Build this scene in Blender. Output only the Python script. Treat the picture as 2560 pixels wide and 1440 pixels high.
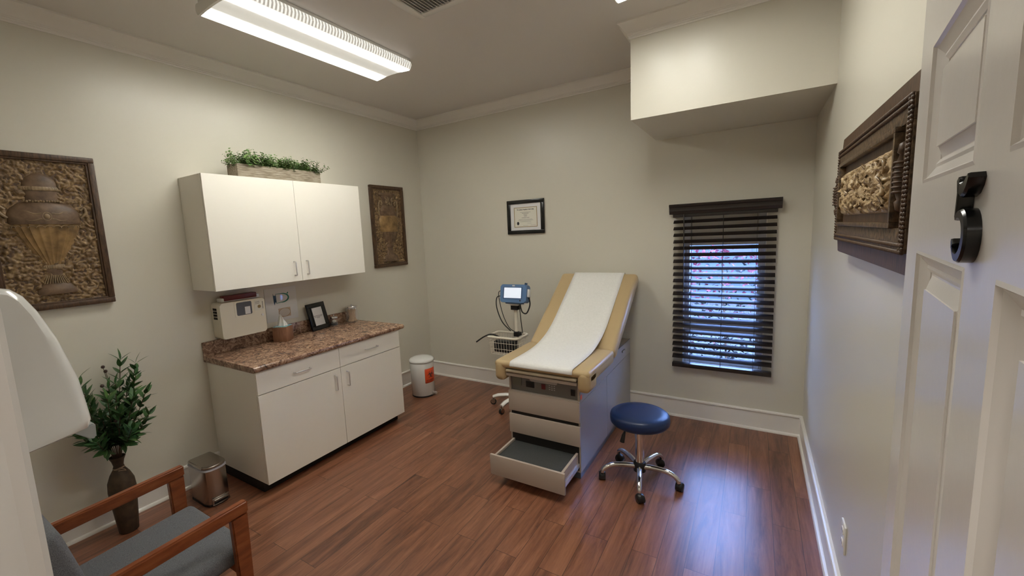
import bpy, bmesh, math, random
from math import sin, cos, pi, radians
from mathutils import Vector, Matrix, noise
random.seed(7)
for o in list(bpy.data.objects): bpy.data.objects.remove(o)
S = bpy.context.scene
COL = S.collection

# ------------------------------------------------------------------ camera
W_, H_ = 3.725, 3.024           # room width, ceiling height
CY, CP, CR = 0.5686, -0.1293, -0.0482
cam = bpy.data.cameras.new('camera'); camo = bpy.data.objects.new('camera', cam); COL.objects.link(camo)
fwd = Vector((-sin(CY)*cos(CP), cos(CY)*cos(CP), sin(CP))); rt = Vector((cos(CY), sin(CY), 0)); up = rt.cross(fwd)
r2 = rt*cos(CR)+up*sin(CR); u2 = -rt*sin(CR)+up*cos(CR)
m = Matrix((r2, u2, -fwd)).transposed().to_4x4(); m.translation = Vector((3.3742, -3.9455, 1.6951)); camo.matrix_world = m
cam.sensor_width = 36; cam.sensor_fit = 'HORIZONTAL'; cam.lens = 1059.29*36/2560
cam.shift_x = (1280-1214.8)/2560; cam.shift_y = (722.9-720)/2560
cam.clip_start = 0.01; cam.clip_end = 200
S.camera = camo

# ------------------------------------------------------------------ world, exposure
wd = bpy.data.worlds.new('sky'); S.world = wd; wd.use_nodes = True
bg = wd.node_tree.nodes['Background']; bg.inputs[0].default_value = (0.25, 0.43, 1.0, 1); bg.inputs[1].default_value = 21.0
S.view_settings.view_transform = 'Standard'; S.view_settings.look = 'None'
S.view_settings.gamma = 1; S.view_settings.use_curve_mapping = False
S.view_settings.exposure = 0.0
LAMP = 46.0           # strength of the fluorescent lenses
sun = bpy.data.lights.new('sun', 'SUN'); sun.energy = 5; sun.angle = 0.01; sun.color = (1, .95, .85)
suno = bpy.data.objects.new('sun', sun); COL.objects.link(suno)
suno.rotation_euler = Vector((-0.75, 0.45, -0.65)).to_track_quat('-Z', 'Y').to_euler()

# ------------------------------------------------------------------ materials
def srgb(r, g, b):
    f = lambda c: (c/255/12.92) if c/255 <= .04045 else ((c/255+.055)/1.055)**2.4
    return (f(r), f(g), f(b))
def mat(name, col, rough=.5, metal=0, spec=.5, emit=None, es=0, trans=0, ior=1.45, coat=0, alpha=1):
    M = bpy.data.materials.new(name); M.use_nodes = True; b = M.node_tree.nodes['Principled BSDF']
    b.inputs['Base Color'].default_value = (*col, 1); b.inputs['Roughness'].default_value = rough
    b.inputs['Metallic'].default_value = metal; b.inputs['Specular IOR Level'].default_value = spec
    b.inputs['Transmission Weight'].default_value = trans; b.inputs['IOR'].default_value = ior
    b.inputs['Coat Weight'].default_value = coat; b.inputs['Coat Roughness'].default_value = .1
    b.inputs['Alpha'].default_value = alpha
    if emit: b.inputs['Emission Color'].default_value = (*emit, 1); b.inputs['Emission Strength'].default_value = es
    return M
def nd(M, t, **k):
    n = M.node_tree.nodes.new(t)
    for a, v in k.items():
        if a in ('inp',):
            for i, x in v.items(): n.inputs[i].default_value = x
        else: setattr(n, a, v)
    return n
def lk(M, a, b): M.node_tree.links.new(a, b)
def bump(M, hgt, strength=.2, dist=.002):
    b = nd(M, 'ShaderNodeBump', inp={'Strength': strength, 'Distance': dist}); lk(M, hgt, b.inputs['Height'])
    lk(M, b.outputs[0], M.node_tree.nodes['Principled BSDF'].inputs['Normal'])
def coords(M, scale=(1, 1, 1)):
    t = nd(M, 'ShaderNodeTexCoord'); mp = nd(M, 'ShaderNodeMapping'); mp.inputs['Scale'].default_value = scale
    lk(M, t.outputs['Object'], mp.inputs[0]); return mp.outputs[0]
def ramp(M, fac, stops):
    r = nd(M, 'ShaderNodeValToRGB'); e = r.color_ramp.elements
    while len(e) < len(stops): e.new(.5)
    for i, (p, c) in enumerate(stops): e[i].position = p; e[i].color = (*c, 1)
    lk(M, fac, r.inputs[0]); return r.outputs[0]
def noise_mat(name, stops, scale, detail=4, rough=.5, stretch=(1, 1, 1), bs=0, bd=.002, distort=0, spec=.5, rg=.6):
    M = mat(name, stops[0][1], rough, spec=spec); c = coords(M, stretch)
    n = nd(M, 'ShaderNodeTexNoise', inp={'Scale': scale, 'Detail': detail, 'Distortion': distort, 'Roughness': rg}); lk(M, c, n.inputs['Vector'])
    lk(M, ramp(M, n.outputs[0], stops), M.node_tree.nodes['Principled BSDF'].inputs['Base Color'])
    if bs: bump(M, n.outputs[0], bs, bd)
    return M
def paint(name, col, rough, sc=260, bs=.05):
    M = mat(name, col, rough); c = coords(M)
    n = nd(M, 'ShaderNodeTexNoise', inp={'Scale': sc, 'Detail': 3}); lk(M, c, n.inputs['Vector']); bump(M, n.outputs[0], bs, .001); return M
m_wall = paint('wall paint', (.645, .612, .525), .33)
m_ceil = paint('ceiling paint', (.72, .685, .65), .5)
m_trim = paint('trim paint', (.82, .79, .74), .3, 40)
m_door = paint('door paint', (.72, .69, .66), .22, 60, .12)
m_lam = paint('cabinet laminate', (.90, .865, .785), .42, 300, .02)
m_lamside = m_lam
m_dark = mat('black parts and gap shade', (.01, .008, .007), .6)  # black parts, and shade painted into gaps and seams
m_chrome = mat('chrome', (.75, .74, .73), .12, 1)
m_steel = mat('brushed steel', (.45, .42, .39), .25, 1)
m_nickel = mat('nickel', (.80, .79, .78), .36, 1)
m_blackp = mat('black plastic', (.012, .012, .013), .35)
m_black = mat('black gloss paint', (.006, .006, .006), .22)
m_espresso = noise_mat('espresso slats', [(.3, (.010, .007, .006)), (.7, (.022, .015, .012))], 8, 3, .34, (1, 30, 30))
m_espresso.node_tree.nodes['Principled BSDF'].inputs['Specular IOR Level'].default_value = .75
m_vinyl = paint('tan vinyl', srgb(186, 162, 122), .38, 500, .08)
m_paper = noise_mat('table paper', [(.3, (.74, .73, .70)), (.7, (.80, .79, .76))], 60, 5, .85, bs=.15, bd=.001)
m_lamwarm = paint('lamp-tinted laminate', (.44, .37, .31), .4, 300, .03)  # exam table laminate with the lamps' warm cast put into its colour
m_lamcool = mat('window-tinted gloss laminate', (.36, .36, .38), .12)  # same laminate on the side, the window's blue-grey cast put into its colour
m_tanplastic = mat('tan plastic', (.50, .43, .31), .4)
m_mat = noise_mat('ribbed rubber', [(.4, (.035, .037, .037)), (.6, (.05, .052, .052))], 300, 3, .7, bs=.2)
m_seat = paint('blue black vinyl', (.007, .023, .085), .38, 400, .05)
m_white = mat('white plastic', (.84, .83, .79), .25)
m_whitegloss = mat('white enamel', (.78, .78, .76), .15)
m_ivory = mat('ivory plastic', (.80, .75, .63), .35)
m_blueplastic = mat('blue plastic', (.10, .19, .36), .35)
m_screen = mat('lit screen', (.7, .75, .8), .2, emit=(.75, .82, 1), es=.55)
m_rubber = mat('black cable', (.015, .015, .016), .5)
m_glass = mat('clear glass', (.9, .92, .92), .03, alpha=.14)
m_paperw = mat('white print paper', (.74, .73, .73), .6)
m_ink = mat('dark ink', (.03, .03, .035), .6)
m_gold = mat('gold ink', (.30, .22, .10), .5)
m_cream = mat('cream paper', (.74, .71, .62), .6)
m_orange = mat('orange red sticker', (.75, .09, .03), .4)
m_twine = mat('twine', (.35, .24, .15), .8)
m_swab = mat('wooden swab', (.62, .42, .24), .7)
m_cotton = mat('cotton', (.85, .84, .8), .9)
m_maroon = mat('maroon plastic', (.14, .02, .02), .35)
m_win = mat('dark smoked window', (.10, .10, .11), .1)
m_teal = noise_mat('teal print', [(.4, (.10, .42, .48)), (.62, (.55, .72, .72))], 60, 2, .5)
m_tissue = mat('tissue', (.85, .84, .82), .9)
m_greenp = mat('green ink', (.03, .20, .15), .5)
m_navyp = mat('navy ink', (.02, .06, .12), .5)
m_tanp = mat('tan ink', (.50, .36, .27), .5)
m_acrylic = mat('glossy laminate sheet', (.66, .65, .645), .08)
m_leaf = noise_mat('boxwood leaf', [(.3, (.07, .16, .045)), (.7, (.25, .38, .13))], 30, 2, .7, spec=.2)
m_leafd = noise_mat('olive leaf', [(.3, (.018, .065, .024)), (.6, (.06, .14, .04)), (.8, (.16, .27, .07))], 14, 2, .4)
m_stem = mat('brown stem', (.08, .05, .03), .7)
m_berry = mat('berry', (.05, .025, .02), .4)
m_jute = m_twine
m_plank = noise_mat('weathered board', [(.3, (.10, .075, .05)), (.5, (.27, .225, .165)), (.72, (.44, .40, .33))], 12, 6, .8, (8, 1, 14), .3)
m_walnut = noise_mat('tissue box wood', [(.3, (.19, .085, .045)), (.7, (.30, .15, .09))], 14, 6, .5, (5, 5, 1))
m_vase = noise_mat('bronze vase', [(.3, (.030, .018, .010)), (.7, (.085, .055, .03))], 16, 5, .6, bs=.3)
m_cherry = noise_mat('cherry wood', [(.25, (.12, .028, .010)), (.5, (.24, .065, .022)), (.8, (.34, .115, .04))], 7, 7, .28, (9, 1, 5), .05)
m_fabric = noise_mat('grey blue upholstery', [(.3, (.075, .079, .088)), (.7, (.20, .205, .218))], 420, 3, .95, bs=.5, bd=.002)
m_brown = noise_mat('dark carved wood', [(.3, (.032, .017, .009)), (.7, (.115, .062, .032))], 20, 6, .45, (1, 6, 1), .3)
m_relief = noise_mat('antique relief ground', [(.3, (.045, .023, .011)), (.52, (.20, .125, .058)), (.75, (.40, .28, .14))], 28, 6, .5, bs=.6, bd=.004, distort=1.5)
m_urn = noise_mat('antique bronze urn', [(.3, (.075, .043, .024)), (.7, (.20, .125, .072))], 22, 6, .45, bs=.3)
m_urnline = noise_mat('worn gold relief lines', [(.3, (.16, .11, .06)), (.7, (.36, .26, .15))], 30, 4, .4)
m_urngold = noise_mat('antique gold urn body', [(.3, (.13, .075, .028)), (.7, (.36, .22, .085))], 14, 4, .4, bs=.2)
m_hammer = noise_mat('hammered brown border', [(.35, (.035, .02, .01)), (.65, (.15, .095, .05))], 60, 4, .4, bs=.8, bd=.004)
m_gildc = noise_mat('gilded carving', [(.3, (.11, .065, .03)), (.5, (.36, .25, .13)), (.75, (.62, .49, .30))], 26, 5, .4, bs=.4, distort=1)
# counter laminate
m_counter = noise_mat('brown granite laminate', [(.36, (.025, .013, .010)), (.45, (.14, .075, .05)), (.53, (.36, .22, .145)), (.66, (.62, .48, .34))], 19, 14, .25, (1, 1, 1), distort=1.8, rg=.82)
# floor
m_floor = mat('wood plank floor', (.2, .1, .06), .3)
def floor_nodes(M):
    P = M.node_tree.nodes['Principled BSDF']
    t = nd(M, 'ShaderNodeTexCoord'); sp = nd(M, 'ShaderNodeSeparateXYZ'); lk(M, t.outputs['Object'], sp.inputs[0])
    ax = nd(M, 'ShaderNodeMath', operation='ADD', inp={1: .054}); lk(M, sp.outputs[0], ax.inputs[0])
    cb = nd(M, 'ShaderNodeCombineXYZ'); lk(M, sp.outputs[1], cb.inputs[0]); lk(M, ax.outputs[0], cb.inputs[1])
    br = nd(M, 'ShaderNodeTexBrick', inp={'Color1': (0, 0, 0, 1), 'Color2': (1, 1, 1, 1), 'Mortar': (0, 0, 0, 1), 'Scale': 1, 'Mortar Size': .0011, 'Mortar Smooth': .1, 'Bias': 0, 'Brick Width': .92, 'Row Height': .127})
    br.offset = .38; br.offset_frequency = 2; br.squash = 1.0
    lk(M, cb.outputs[0], br.inputs['Vector'])
    # grain, shifted per board
    sc = nd(M, 'ShaderNodeVectorMath', operation='MULTIPLY', inp={1: (11, .9, 1)}); lk(M, t.outputs['Object'], sc.inputs[0])
    of = nd(M, 'ShaderNodeVectorMath', operation='ADD'); lk(M, sc.outputs[0], of.inputs[0])
    om = nd(M, 'ShaderNodeVectorMath', operation='MULTIPLY', inp={1: (37, 53, 11)}); lk(M, br.outputs['Color'], om.inputs[0]); lk(M, om.outputs[0], of.inputs[1])
    n = nd(M, 'ShaderNodeTexNoise', inp={'Scale': 1.3, 'Detail': 9, 'Roughness': .68, 'Distortion': 1.1}); lk(M, of.outputs[0], n.inputs['Vector'])
    n2 = nd(M, 'ShaderNodeTexNoise', inp={'Scale': 9, 'Detail': 6, 'Roughness': .7}); lk(M, of.outputs[0], n2.inputs['Vector'])
    mx = nd(M, 'ShaderNodeMix', data_type='FLOAT', inp={0: .22}); lk(M, n.outputs[0], mx.inputs[2]); lk(M, n2.outputs[0], mx.inputs[3])
    ad = nd(M, 'ShaderNodeMath', operation='MULTIPLY_ADD', inp={1: .08, 2: -.04}); lk(M, br.outputs['Color'], ad.inputs[0])
    a2 = nd(M, 'ShaderNodeMath', operation='ADD'); lk(M, mx.outputs[0], a2.inputs[0]); lk(M, ad.outputs[0], a2.inputs[1])
    c = ramp(M, a2.outputs[0], [(.30, (.055, .020, .011)), (.43, (.16, .060, .031)), (.55, (.26, .105, .056)), (.72, (.40, .185, .10))])
    m2 = nd(M, 'ShaderNodeMix', data_type='RGBA'); lk(M, br.outputs['Fac'], m2.inputs[0]); lk(M, c, m2.inputs[6]); m2.inputs[7].default_value = (.02, .01, .006, 1)
    lk(M, m2.outputs[2], P.inputs['Base Color'])
    P.inputs['Roughness'].default_value = .31; P.inputs['Specular IOR Level'].default_value = .95
    sb = nd(M, 'ShaderNodeMath', operation='SUBTRACT'); lk(M, mx.outputs[0], sb.inputs[0]); lk(M, br.outputs['Fac'], sb.inputs[1])
    bump(M, sb.outputs[0], .12, .0015)
floor_nodes(m_floor)
# fluorescent lens: two tubes glow through it
def lens_mat():
    M = mat('fluorescent lens', (.85, .84, .8), .25, emit=(1, .985, .90), es=1)
    P = M.node_tree.nodes['Principled BSDF']
    t = nd(M, 'ShaderNodeTexCoord'); sp = nd(M, 'ShaderNodeSeparateXYZ'); lk(M, t.outputs['Object'], sp.inputs[0])
    ab = nd(M, 'ShaderNodeMath', operation='ABSOLUTE'); lk(M, sp.outputs[0], ab.inputs[0])
    s = nd(M, 'ShaderNodeMath', operation='DIVIDE', inp={1: .2}); lk(M, ab.outputs[0], s.inputs[0])
    r = ramp(M, s.outputs[0], [(0, (.008, .008, .008)), (.30, (.010, .010, .010)), (.44, (.06, .06, .06)), (.54, (1, 1, 1)), (.76, (1, 1, 1)), (.84, (.12, .12, .12)), (.89, (.017, .017, .017)), (1, (.017, .017, .017))])
    w = nd(M, 'ShaderNodeTexWave', inp={'Scale': 14, 'Distortion': 0}); w.wave_type = 'BANDS'; w.bands_direction = 'Y'; lk(M, t.outputs['Object'], w.inputs['Vector'])
    g = nd(M, 'ShaderNodeMath', operation='GREATER_THAN', inp={1: .9}); lk(M, s.outputs[0], g.inputs[0])
    mw = nd(M, 'ShaderNodeMix', data_type='FLOAT', inp={2: 1}); lk(M, g.outputs[0], mw.inputs[0])
    ww = nd(M, 'ShaderNodeMath', operation='MULTIPLY_ADD', inp={1: .9, 2: .25}); lk(M, w.outputs['Fac'], ww.inputs[0]); lk(M, ww.outputs[0], mw.inputs[3])
    mu = nd(M, 'ShaderNodeMath', operation='MULTIPLY'); lk(M, r, mu.inputs[0]); lk(M, mw.outputs[0], mu.inputs[1])
    m2 = nd(M, 'ShaderNodeMath', operation='MULTIPLY', inp={1: LAMP}); lk(M, mu.outputs[0], m2.inputs[0])
    lk(M, m2.outputs[0], P.inputs['Emission Strength']); return M
m_lens = lens_mat()

# ------------------------------------------------------------------ mesh helpers
def frame_of(d):
    d = Vector(d).normalized(); a = Vector((0, 0, 1)) if abs(d.z) < .95 else Vector((1, 0, 0))
    x = d.cross(a).normalized(); return x, d.cross(x).normalized()
class B:
    def __init__(s): s.b = bmesh.new()
    def add(s, o, mx=None):
        if mx is not None: bmesh.ops.transform(o, matrix=mx, verts=o.verts)
        me = bpy.data.meshes.new('t'); o.to_mesh(me); o.free(); s.b.from_mesh(me); bpy.data.meshes.remove(me); return s
    def box(s, lo, hi, bev=0, seg=2, mx=None):
        o = bmesh.new(); bmesh.ops.create_cube(o, size=1)
        for v in o.verts: v.co = Vector(((lo[i]+hi[i])/2+(hi[i]-lo[i])*v.co[i] for i in range(3)))
        if bev: bmesh.ops.bevel(o, geom=o.edges[:], offset=bev, segments=seg, affect='EDGES', profile=.5)
        return s.add(o, mx)
    def cyl(s, p0, p1, r, r1=None, n=24, bev=0):
        p0, p1 = Vector(p0), Vector(p1); r1 = r if r1 is None else r1
        return s.tube([p0, p1], [r, r1], n)
    def tube(s, pts, r, n=10, closed=False, cap=True, sx=1, flat=None):
        pts = [Vector(p) for p in pts]; N = len(pts); rs = r if isinstance(r, (list, tuple)) else [r]*N
        rings = []; px = None
        for i, p in enumerate(pts):
            if closed: d = pts[(i+1) % N]-pts[i-1]
            else: d = pts[min(i+1, N-1)]-pts[max(i-1, 0)]
            if d.length < 1e-9: d = Vector((0, 0, 1))
            d.normalize()
            if px is None: x, y = frame_of(d)
            else:
                x = px-d*px.dot(d); x.normalize(); y = d.cross(x)
            px = x
            rings.append([s.b.verts.new(p+(x*cos(2*pi*k/n)*sx+y*sin(2*pi*k/n))*rs[i]) for k in range(n)])
        for i in range(N if closed else N-1):
            a, b = rings[i], rings[(i+1) % N]
            for k in range(n): s.b.faces.new((a[k], a[(k+1) % n], b[(k+1) % n], b[k]))
        if cap and not closed: s.b.faces.new(rings[0][::-1]); s.b.faces.new(rings[-1])
        return s
    def lathe(s, prof, c=(0, 0, 0), n=32, ang=2*pi, rot0=0, fr=None, sc=(1, 1), cap=True):
        c = Vector(c); rings = []; full = ang > 6.28; m_ = n if full else n+1
        for r, z in prof:
            ring = []
            for k in range(m_):
                a = rot0+ang*k/n; q = fr(a, z, r) if fr else r
                ring.append(s.b.verts.new(c+Vector((q*cos(a)*sc[0], q*sin(a)*sc[1], z))))
            rings.append(ring)
        for a, b in zip(rings, rings[1:]):
            for k in range(n): s.b.faces.new((a[k], a[(k+1) % m_], b[(k+1) % m_], b[k]))
        if cap:
            if full or True:
                s.b.faces.new(rings[0][::-1]); s.b.faces.new(rings[-1])
        return s
    def prism(s, poly, o, u, v, w, bev=0, seg=2):
        """poly of (a,b) in the plane o+a*u+b*v, extruded by w"""
        o, u, v, w = map(Vector, (o, u, v, w)); t = bmesh.new()
        a = [t.verts.new(o+u*p[0]+v*p[1]) for p in poly]; b = [t.verts.new(x.co+w) for x in a]
        f1 = t.faces.new(a); f2 = t.faces.new(b[::-1]); N = len(poly)
        for i in range(N): t.faces.new((a[i], b[i], b[(i+1) % N], a[(i+1) % N]))
        if bev: bmesh.ops.bevel(t, geom=t.edges[:], offset=bev, segments=seg, affect='EDGES')
        return s.add(t)
    def sweep(s, prof, path, ups=None):
        """profile (a,b): a along the corner-mitred inward normal, b along z; path list of (x,y,nx,ny)"""
        R = []
        for (x, y, nx, ny), z in path: R.append([s.b.verts.new((x+nx*a, y+ny*a, z+b)) for a, b in prof])
        N = len(prof)
        for a, b in zip(R, R[1:]):
            for k in range(N): s.b.faces.new((a[k], a[(k+1) % N], b[(k+1) % N], b[k]))
        s.b.faces.new(R[0][::-1]); s.b.faces.new(R[-1]); return s
    def sphere(s, c, r, n=16, sc=(1, 1, 1)):
        o = bmesh.new(); bmesh.ops.create_uvsphere(o, u_segments=n, v_segments=max(6, n//2), radius=r)
        for v in o.verts: v.co = Vector((v.co.x*sc[0], v.co.y*sc[1], v.co.z*sc[2]))+Vector(c)
        return s.add(o)
    def grid(s, nx, ny, f, thick=None):
        V = [[s.b.verts.new(f(i/nx, j/ny)) for j in range(ny+1)] for i in range(nx+1)]
        for i in range(nx):
            for j in range(ny): s.b.faces.new((V[i][j], V[i+1][j], V[i+1][j+1], V[i][j+1]))
        return s
    def xf(s, mx): bmesh.ops.transform(s.b, matrix=mx, verts=s.b.verts); return s
def thing(name, label, cat, loc=(0, 0, 0), group=None, rotz=0, kind=None):
    o = bpy.data.objects.new(name, None); COL.objects.link(o); o.location = loc; o.rotation_euler = (0, 0, rotz); o.empty_display_size = .05
    if kind: o['kind'] = kind
    if label: o['label'] = label; o['category'] = cat
    if group: o['group'] = group
    return o
ORG = {}
def part(name, b, m, parent=None, smooth=.7, local=False, label=None):
    """world coordinates unless local; the mesh origin sits at the thing's origin"""
    off = Vector((0, 0, 0)); root = parent
    while root is not None and root.parent is not None: root = root.parent
    if root is not None and not local: off = root.location.copy()
    if off.length: bmesh.ops.translate(b.b, vec=-off, verts=b.b.verts)
    bmesh.ops.recalc_face_normals(b.b, faces=b.b.faces[:])
    me = bpy.data.meshes.new(name); b.b.to_mesh(me); b.b.free()
    if smooth:
        me.shade_smooth(); me.set_sharp_from_angle(angle=smooth)
    if m: me.materials.append(m)
    o = bpy.data.objects.new(name, me); COL.objects.link(o); o.parent = parent
    if label: o['label'] = label
    return o
def solo(name, b, m, label, cat, loc=None, group=None, **k):
    if loc is not None: bmesh.ops.translate(b.b, vec=-Vector(loc), verts=b.b.verts)
    o = part(name, b, m, None, **k); o['label'] = label; o['category'] = cat
    if loc is not None: o.location = loc
    if group: o['group'] = group
    return o
def struct(name, b, m, parent=None, **k):
    o = part(name, b, m, parent, **k)
    if parent is None: o['kind'] = 'structure'
    return o
def copy_tree(o, parent=None):
    c = o.copy(); COL.objects.link(c); c.parent = parent
    for ch in list(o.children): copy_tree(ch, c)
    return c
def text(name, body, size, m, parent, mx, extrude=.0004, align='CENTER', local=False):
    cu = bpy.data.curves.new('t', 'FONT'); cu.body = body; cu.size = size; cu.offset = size*.03; cu.extrude = extrude; cu.align_x = align; cu.align_y = 'CENTER'
    t = bpy.data.objects.new('t', cu); COL.objects.link(t)
    dg = bpy.context.evaluated_depsgraph_get(); dg.update(); me = bpy.data.meshes.new_from_object(t.evaluated_get(dg))
    bpy.data.objects.remove(t); b = B(); b.b.from_mesh(me); bpy.data.meshes.remove(me); b.xf(mx)
    return part(name, b, m, parent, smooth=0, local=local)
def basis(o, u, v):
    u = Vector(u).normalized(); v = Vector(v).normalized(); w = u.cross(v); M_ = Matrix((u, v, w)).transposed().to_4x4(); M_.translation = Vector(o); return M_
def ngon(r, n, cx=0, cy=0, a0=0, ry=None): return [(cx+r*cos(a0+2*pi*k/n), cy+(ry or r)*sin(a0+2*pi*k/n)) for k in range(n)]
def rrect(x0, x1, y0, y1, r, n=5):
    o = []
    for cx, cy, a in ((x1-r, y1-r, 0), (x0+r, y1-r, pi/2), (x0+r, y0+r, pi), (x1-r, y0+r, 3*pi/2)):
        for k in range(n+1): o.append((cx+r*cos(a+pi/2*k/n), cy+r*sin(a+pi/2*k/n)))
    return o
def bez(pts, n=8):
    """catmull-rom through the points"""
    P = [Vector(p) for p in pts]; P = [P[0]*2-P[1]]+P+[P[-1]*2-P[-2]]; o = []
    for i in range(1, len(P)-2):
        for k in range(n):
            t = k/n; a, b, c, d = P[i-1:i+3]
            o.append(.5*((2*b)+(c-a)*t+(2*a-5*b+4*c-d)*t*t+(3*b-a-3*c+d)*t**3))
    o.append(P[-2]); return o

# ------------------------------------------------------------------ room shell
YF = -3.864; YH = -3.984; YB = .16
WX0, WX1, WZ0, WZ1 = 2.86, 3.45, .49, 1.80
SX, SD, SZ = 2.6376, .8697, 2.4117
struct('floor', B().box((-.12, -6, -.1), (5.2, YB, 0)), m_floor, smooth=0)
struct('ceiling', B().box((-.12, YH, H_), (W_+.12, YB, H_+.15)), m_ceil, smooth=0)
struct('wall_left', B().box((-.12, YH, 0), (0, YB, H_)), m_wall, smooth=0)
b = B().box((0, 0, 0), (WX0, YB, H_)).box((WX1, 0, 0), (W_, YB, H_)).box((WX0, 0, 0), (WX1, YB, WZ0)).box((WX0, 0, WZ1), (WX1, YB, H_))
struct('wall_back', b, m_wall, smooth=0)
struct('wall_right', B().box((W_, YH, 0), (W_+.12, YB, H_)), m_wall, smooth=0)
DX0, DX1, DZ = 2.70, 3.50, 2.06
struct('wall_front', B().box((0, YH, 0), (DX0-.02, YF, H_)).box((DX1+.02, YH, 0), (W_, YF, H_)).box((DX0-.02, YH, DZ+.02), (DX1+.02, YF, H_)), m_wall, smooth=0)
struct('wall_soffit', B().box((SX, -SD, SZ), (W_, 0, H_)), m_wall, smooth=0)
# hallway behind the doorway
struct('wall_hallway', B().box((1.2, -5.6, 0), (5.0, -5.5, 2.7)).box((1.1, -5.6, 0), (1.2, YH, 2.7)).box((5.0, -5.6, 0), (5.1, YH, 2.7)).box((1.2, -5.6, 2.7), (5.1, YH, 2.8)).box((W_+.12, YH, 0), (5.0, YH+.1, 2.7)), m_wall, smooth=0)
hl = thing('hall_fill_lamp', 'added unseen fill lamp on the hallway ceiling behind the doorway', 'added fill lamp', (3.1, -4.75, 2.7))  # unseen lamp, added to light the open door and fill the room
part('fill_lamp_frame', B().box((2.84, -5.01, 2.67), (3.36, -4.49, 2.70), .005), m_white, hl)
part('fill_lamp_glow', B().box((2.87, -4.98, 2.645), (3.33, -4.52, 2.68), .01), mat('hall fill glow', (.9, .88, .84), .4, emit=(1, .94, .86), es=30), hl)

# crown moulding: profile runs from the ceiling out-edge to the wall
ce, ch = .0717, .100
prof = [(0, 0), (ce, 0), (ce, -.010), (ce-.008, -.014), (ce-.016, -.022), (.028, -.056), (.018, -.068), (.018, -.072), (.014, -.076), (.015, -.082), (.010, -.086), (.012, -.094), (.008, -ch), (0, -ch)]
def crown(name, pts): struct(name, B().sweep(prof, [((x, y, nx, ny), H_) for x, y, nx, ny in pts]), m_trim, smooth=.4)
crown('trim_1', [(0, YF, 1, 0), (0, 0, 1, -1)])
crown('trim_2', [(0, 0, 1, -1), (SX, 0, -1, -1)])
crown('trim_3', [(SX, 0, -1, -1), (SX, -SD, -1, -1)])
crown('trim_4', [(SX, -SD, -1, -1), (W_, -SD, -1, -1)])
crown('trim_5', [(W_, -SD, -1, -1), (W_, YF, -1, 1)])
# baseboards with cap bead and shoe
bh = .171
bp = [(0, 0), (.030, 0), (.0295, .008), (.026, .015), (.019, .019), (.014, .020), (.014, bh-.022), (.020, bh-.018), (.022, bh-.010), (.019, bh-.003), (.012, bh), (0, bh)]
def base(name, pts): struct(name, B().sweep(bp, [((x, y, nx, ny), 0) for x, y, nx, ny in pts]), m_trim, smooth=.4)
base('baseboard_left', [(0, YF, 1, 1), (0, 0, 1, -1)])
base('baseboard_back', [(0, 0, 1, -1), (W_, 0, -1, -1)])
base('baseboard_right', [(W_, 0, -1, -1), (W_, YF, -1, 1)])
# door casing and jamb on the left of the doorway (and its far twin)
cas = [(0, 0), (0, .012), (.006, .018), (.012, .014), (.020, .014), (.05, .018), (.075, .020), (.082, .016), (.082, 0)]
struct('trim_6', B().prism([(-a, q) for a, q in cas], (DX0, YF, 0), (1, 0, 0), (0, 1, 0), (0, 0, DZ+.08)).box((DX0-.02, YH, 0), (DX0, YF+.002, DZ), .002), m_door, smooth=.5)
struct('trim_7', B().prism(cas, (DX1, YF, 0), (1, 0, 0), (0, 1, 0), (0, 0, DZ+.08)).box((DX1, YH, 0), (DX1+.02, YF+.002, DZ)), m_door, smooth=.5)
struct('trim_8', B().box((DX0, YF, DZ), (DX1, YF+.018, DZ+.08)).box((DX0-.02, YH, DZ), (DX1+.02, YF, DZ+.02)), m_door, smooth=0)

# ------------------------------------------------------------------ open door (right foreground)
dth = radians(6.4); EX, EY = 3.592, -2.955; DWd = .885
# local frame: x = s from the free edge towards the hinge, y = into the room (away from wall), z up
du = Vector((-sin(dth), -cos(dth), 0)); dn = Vector((-cos(dth), sin(dth), 0))
dr = thing('door_1', None, None, (EX, EY, 0), kind='structure')
DM = basis((0, 0, 0), du, dn)          # z = du x dn
if (du.cross(dn)).z < 0:
    DM = Matrix((du, dn, Vector((0, 0, 1)))).transposed().to_4x4()
def dpart(name, b, m, parent, **k): b.xf(DM); return part(name, b, m, parent, local=True, **k)
z0, z1 = .012, 2.045
cols = [(.105, .395), (.495, .785)]; rows = [(1.738, 1.930), (.96, 1.640), (.22, .80)]
xs = [0, .105, .395, .495, .785, DWd]; zs = [z0, .22, .80, .96, 1.640, 1.738, 1.930, z1]
b = B()
b.box((0, -.036, z0), (DWd, -.014, z1))
for a0, a1 in ((0, .105), (.395, .495), (.785, DWd)): b.box((a0, -.014, z0), (a1, 0, z1))
for c0, c1 in ((z0, .22), (.80, .96), (1.640, 1.738), (1.930, z1)):
    for a0, a1 in cols: b.box((a0, -.014, c0), (a1, 0, c1))
leaf = dpart('door_leaf', b, m_door, dr, smooth=0)
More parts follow.
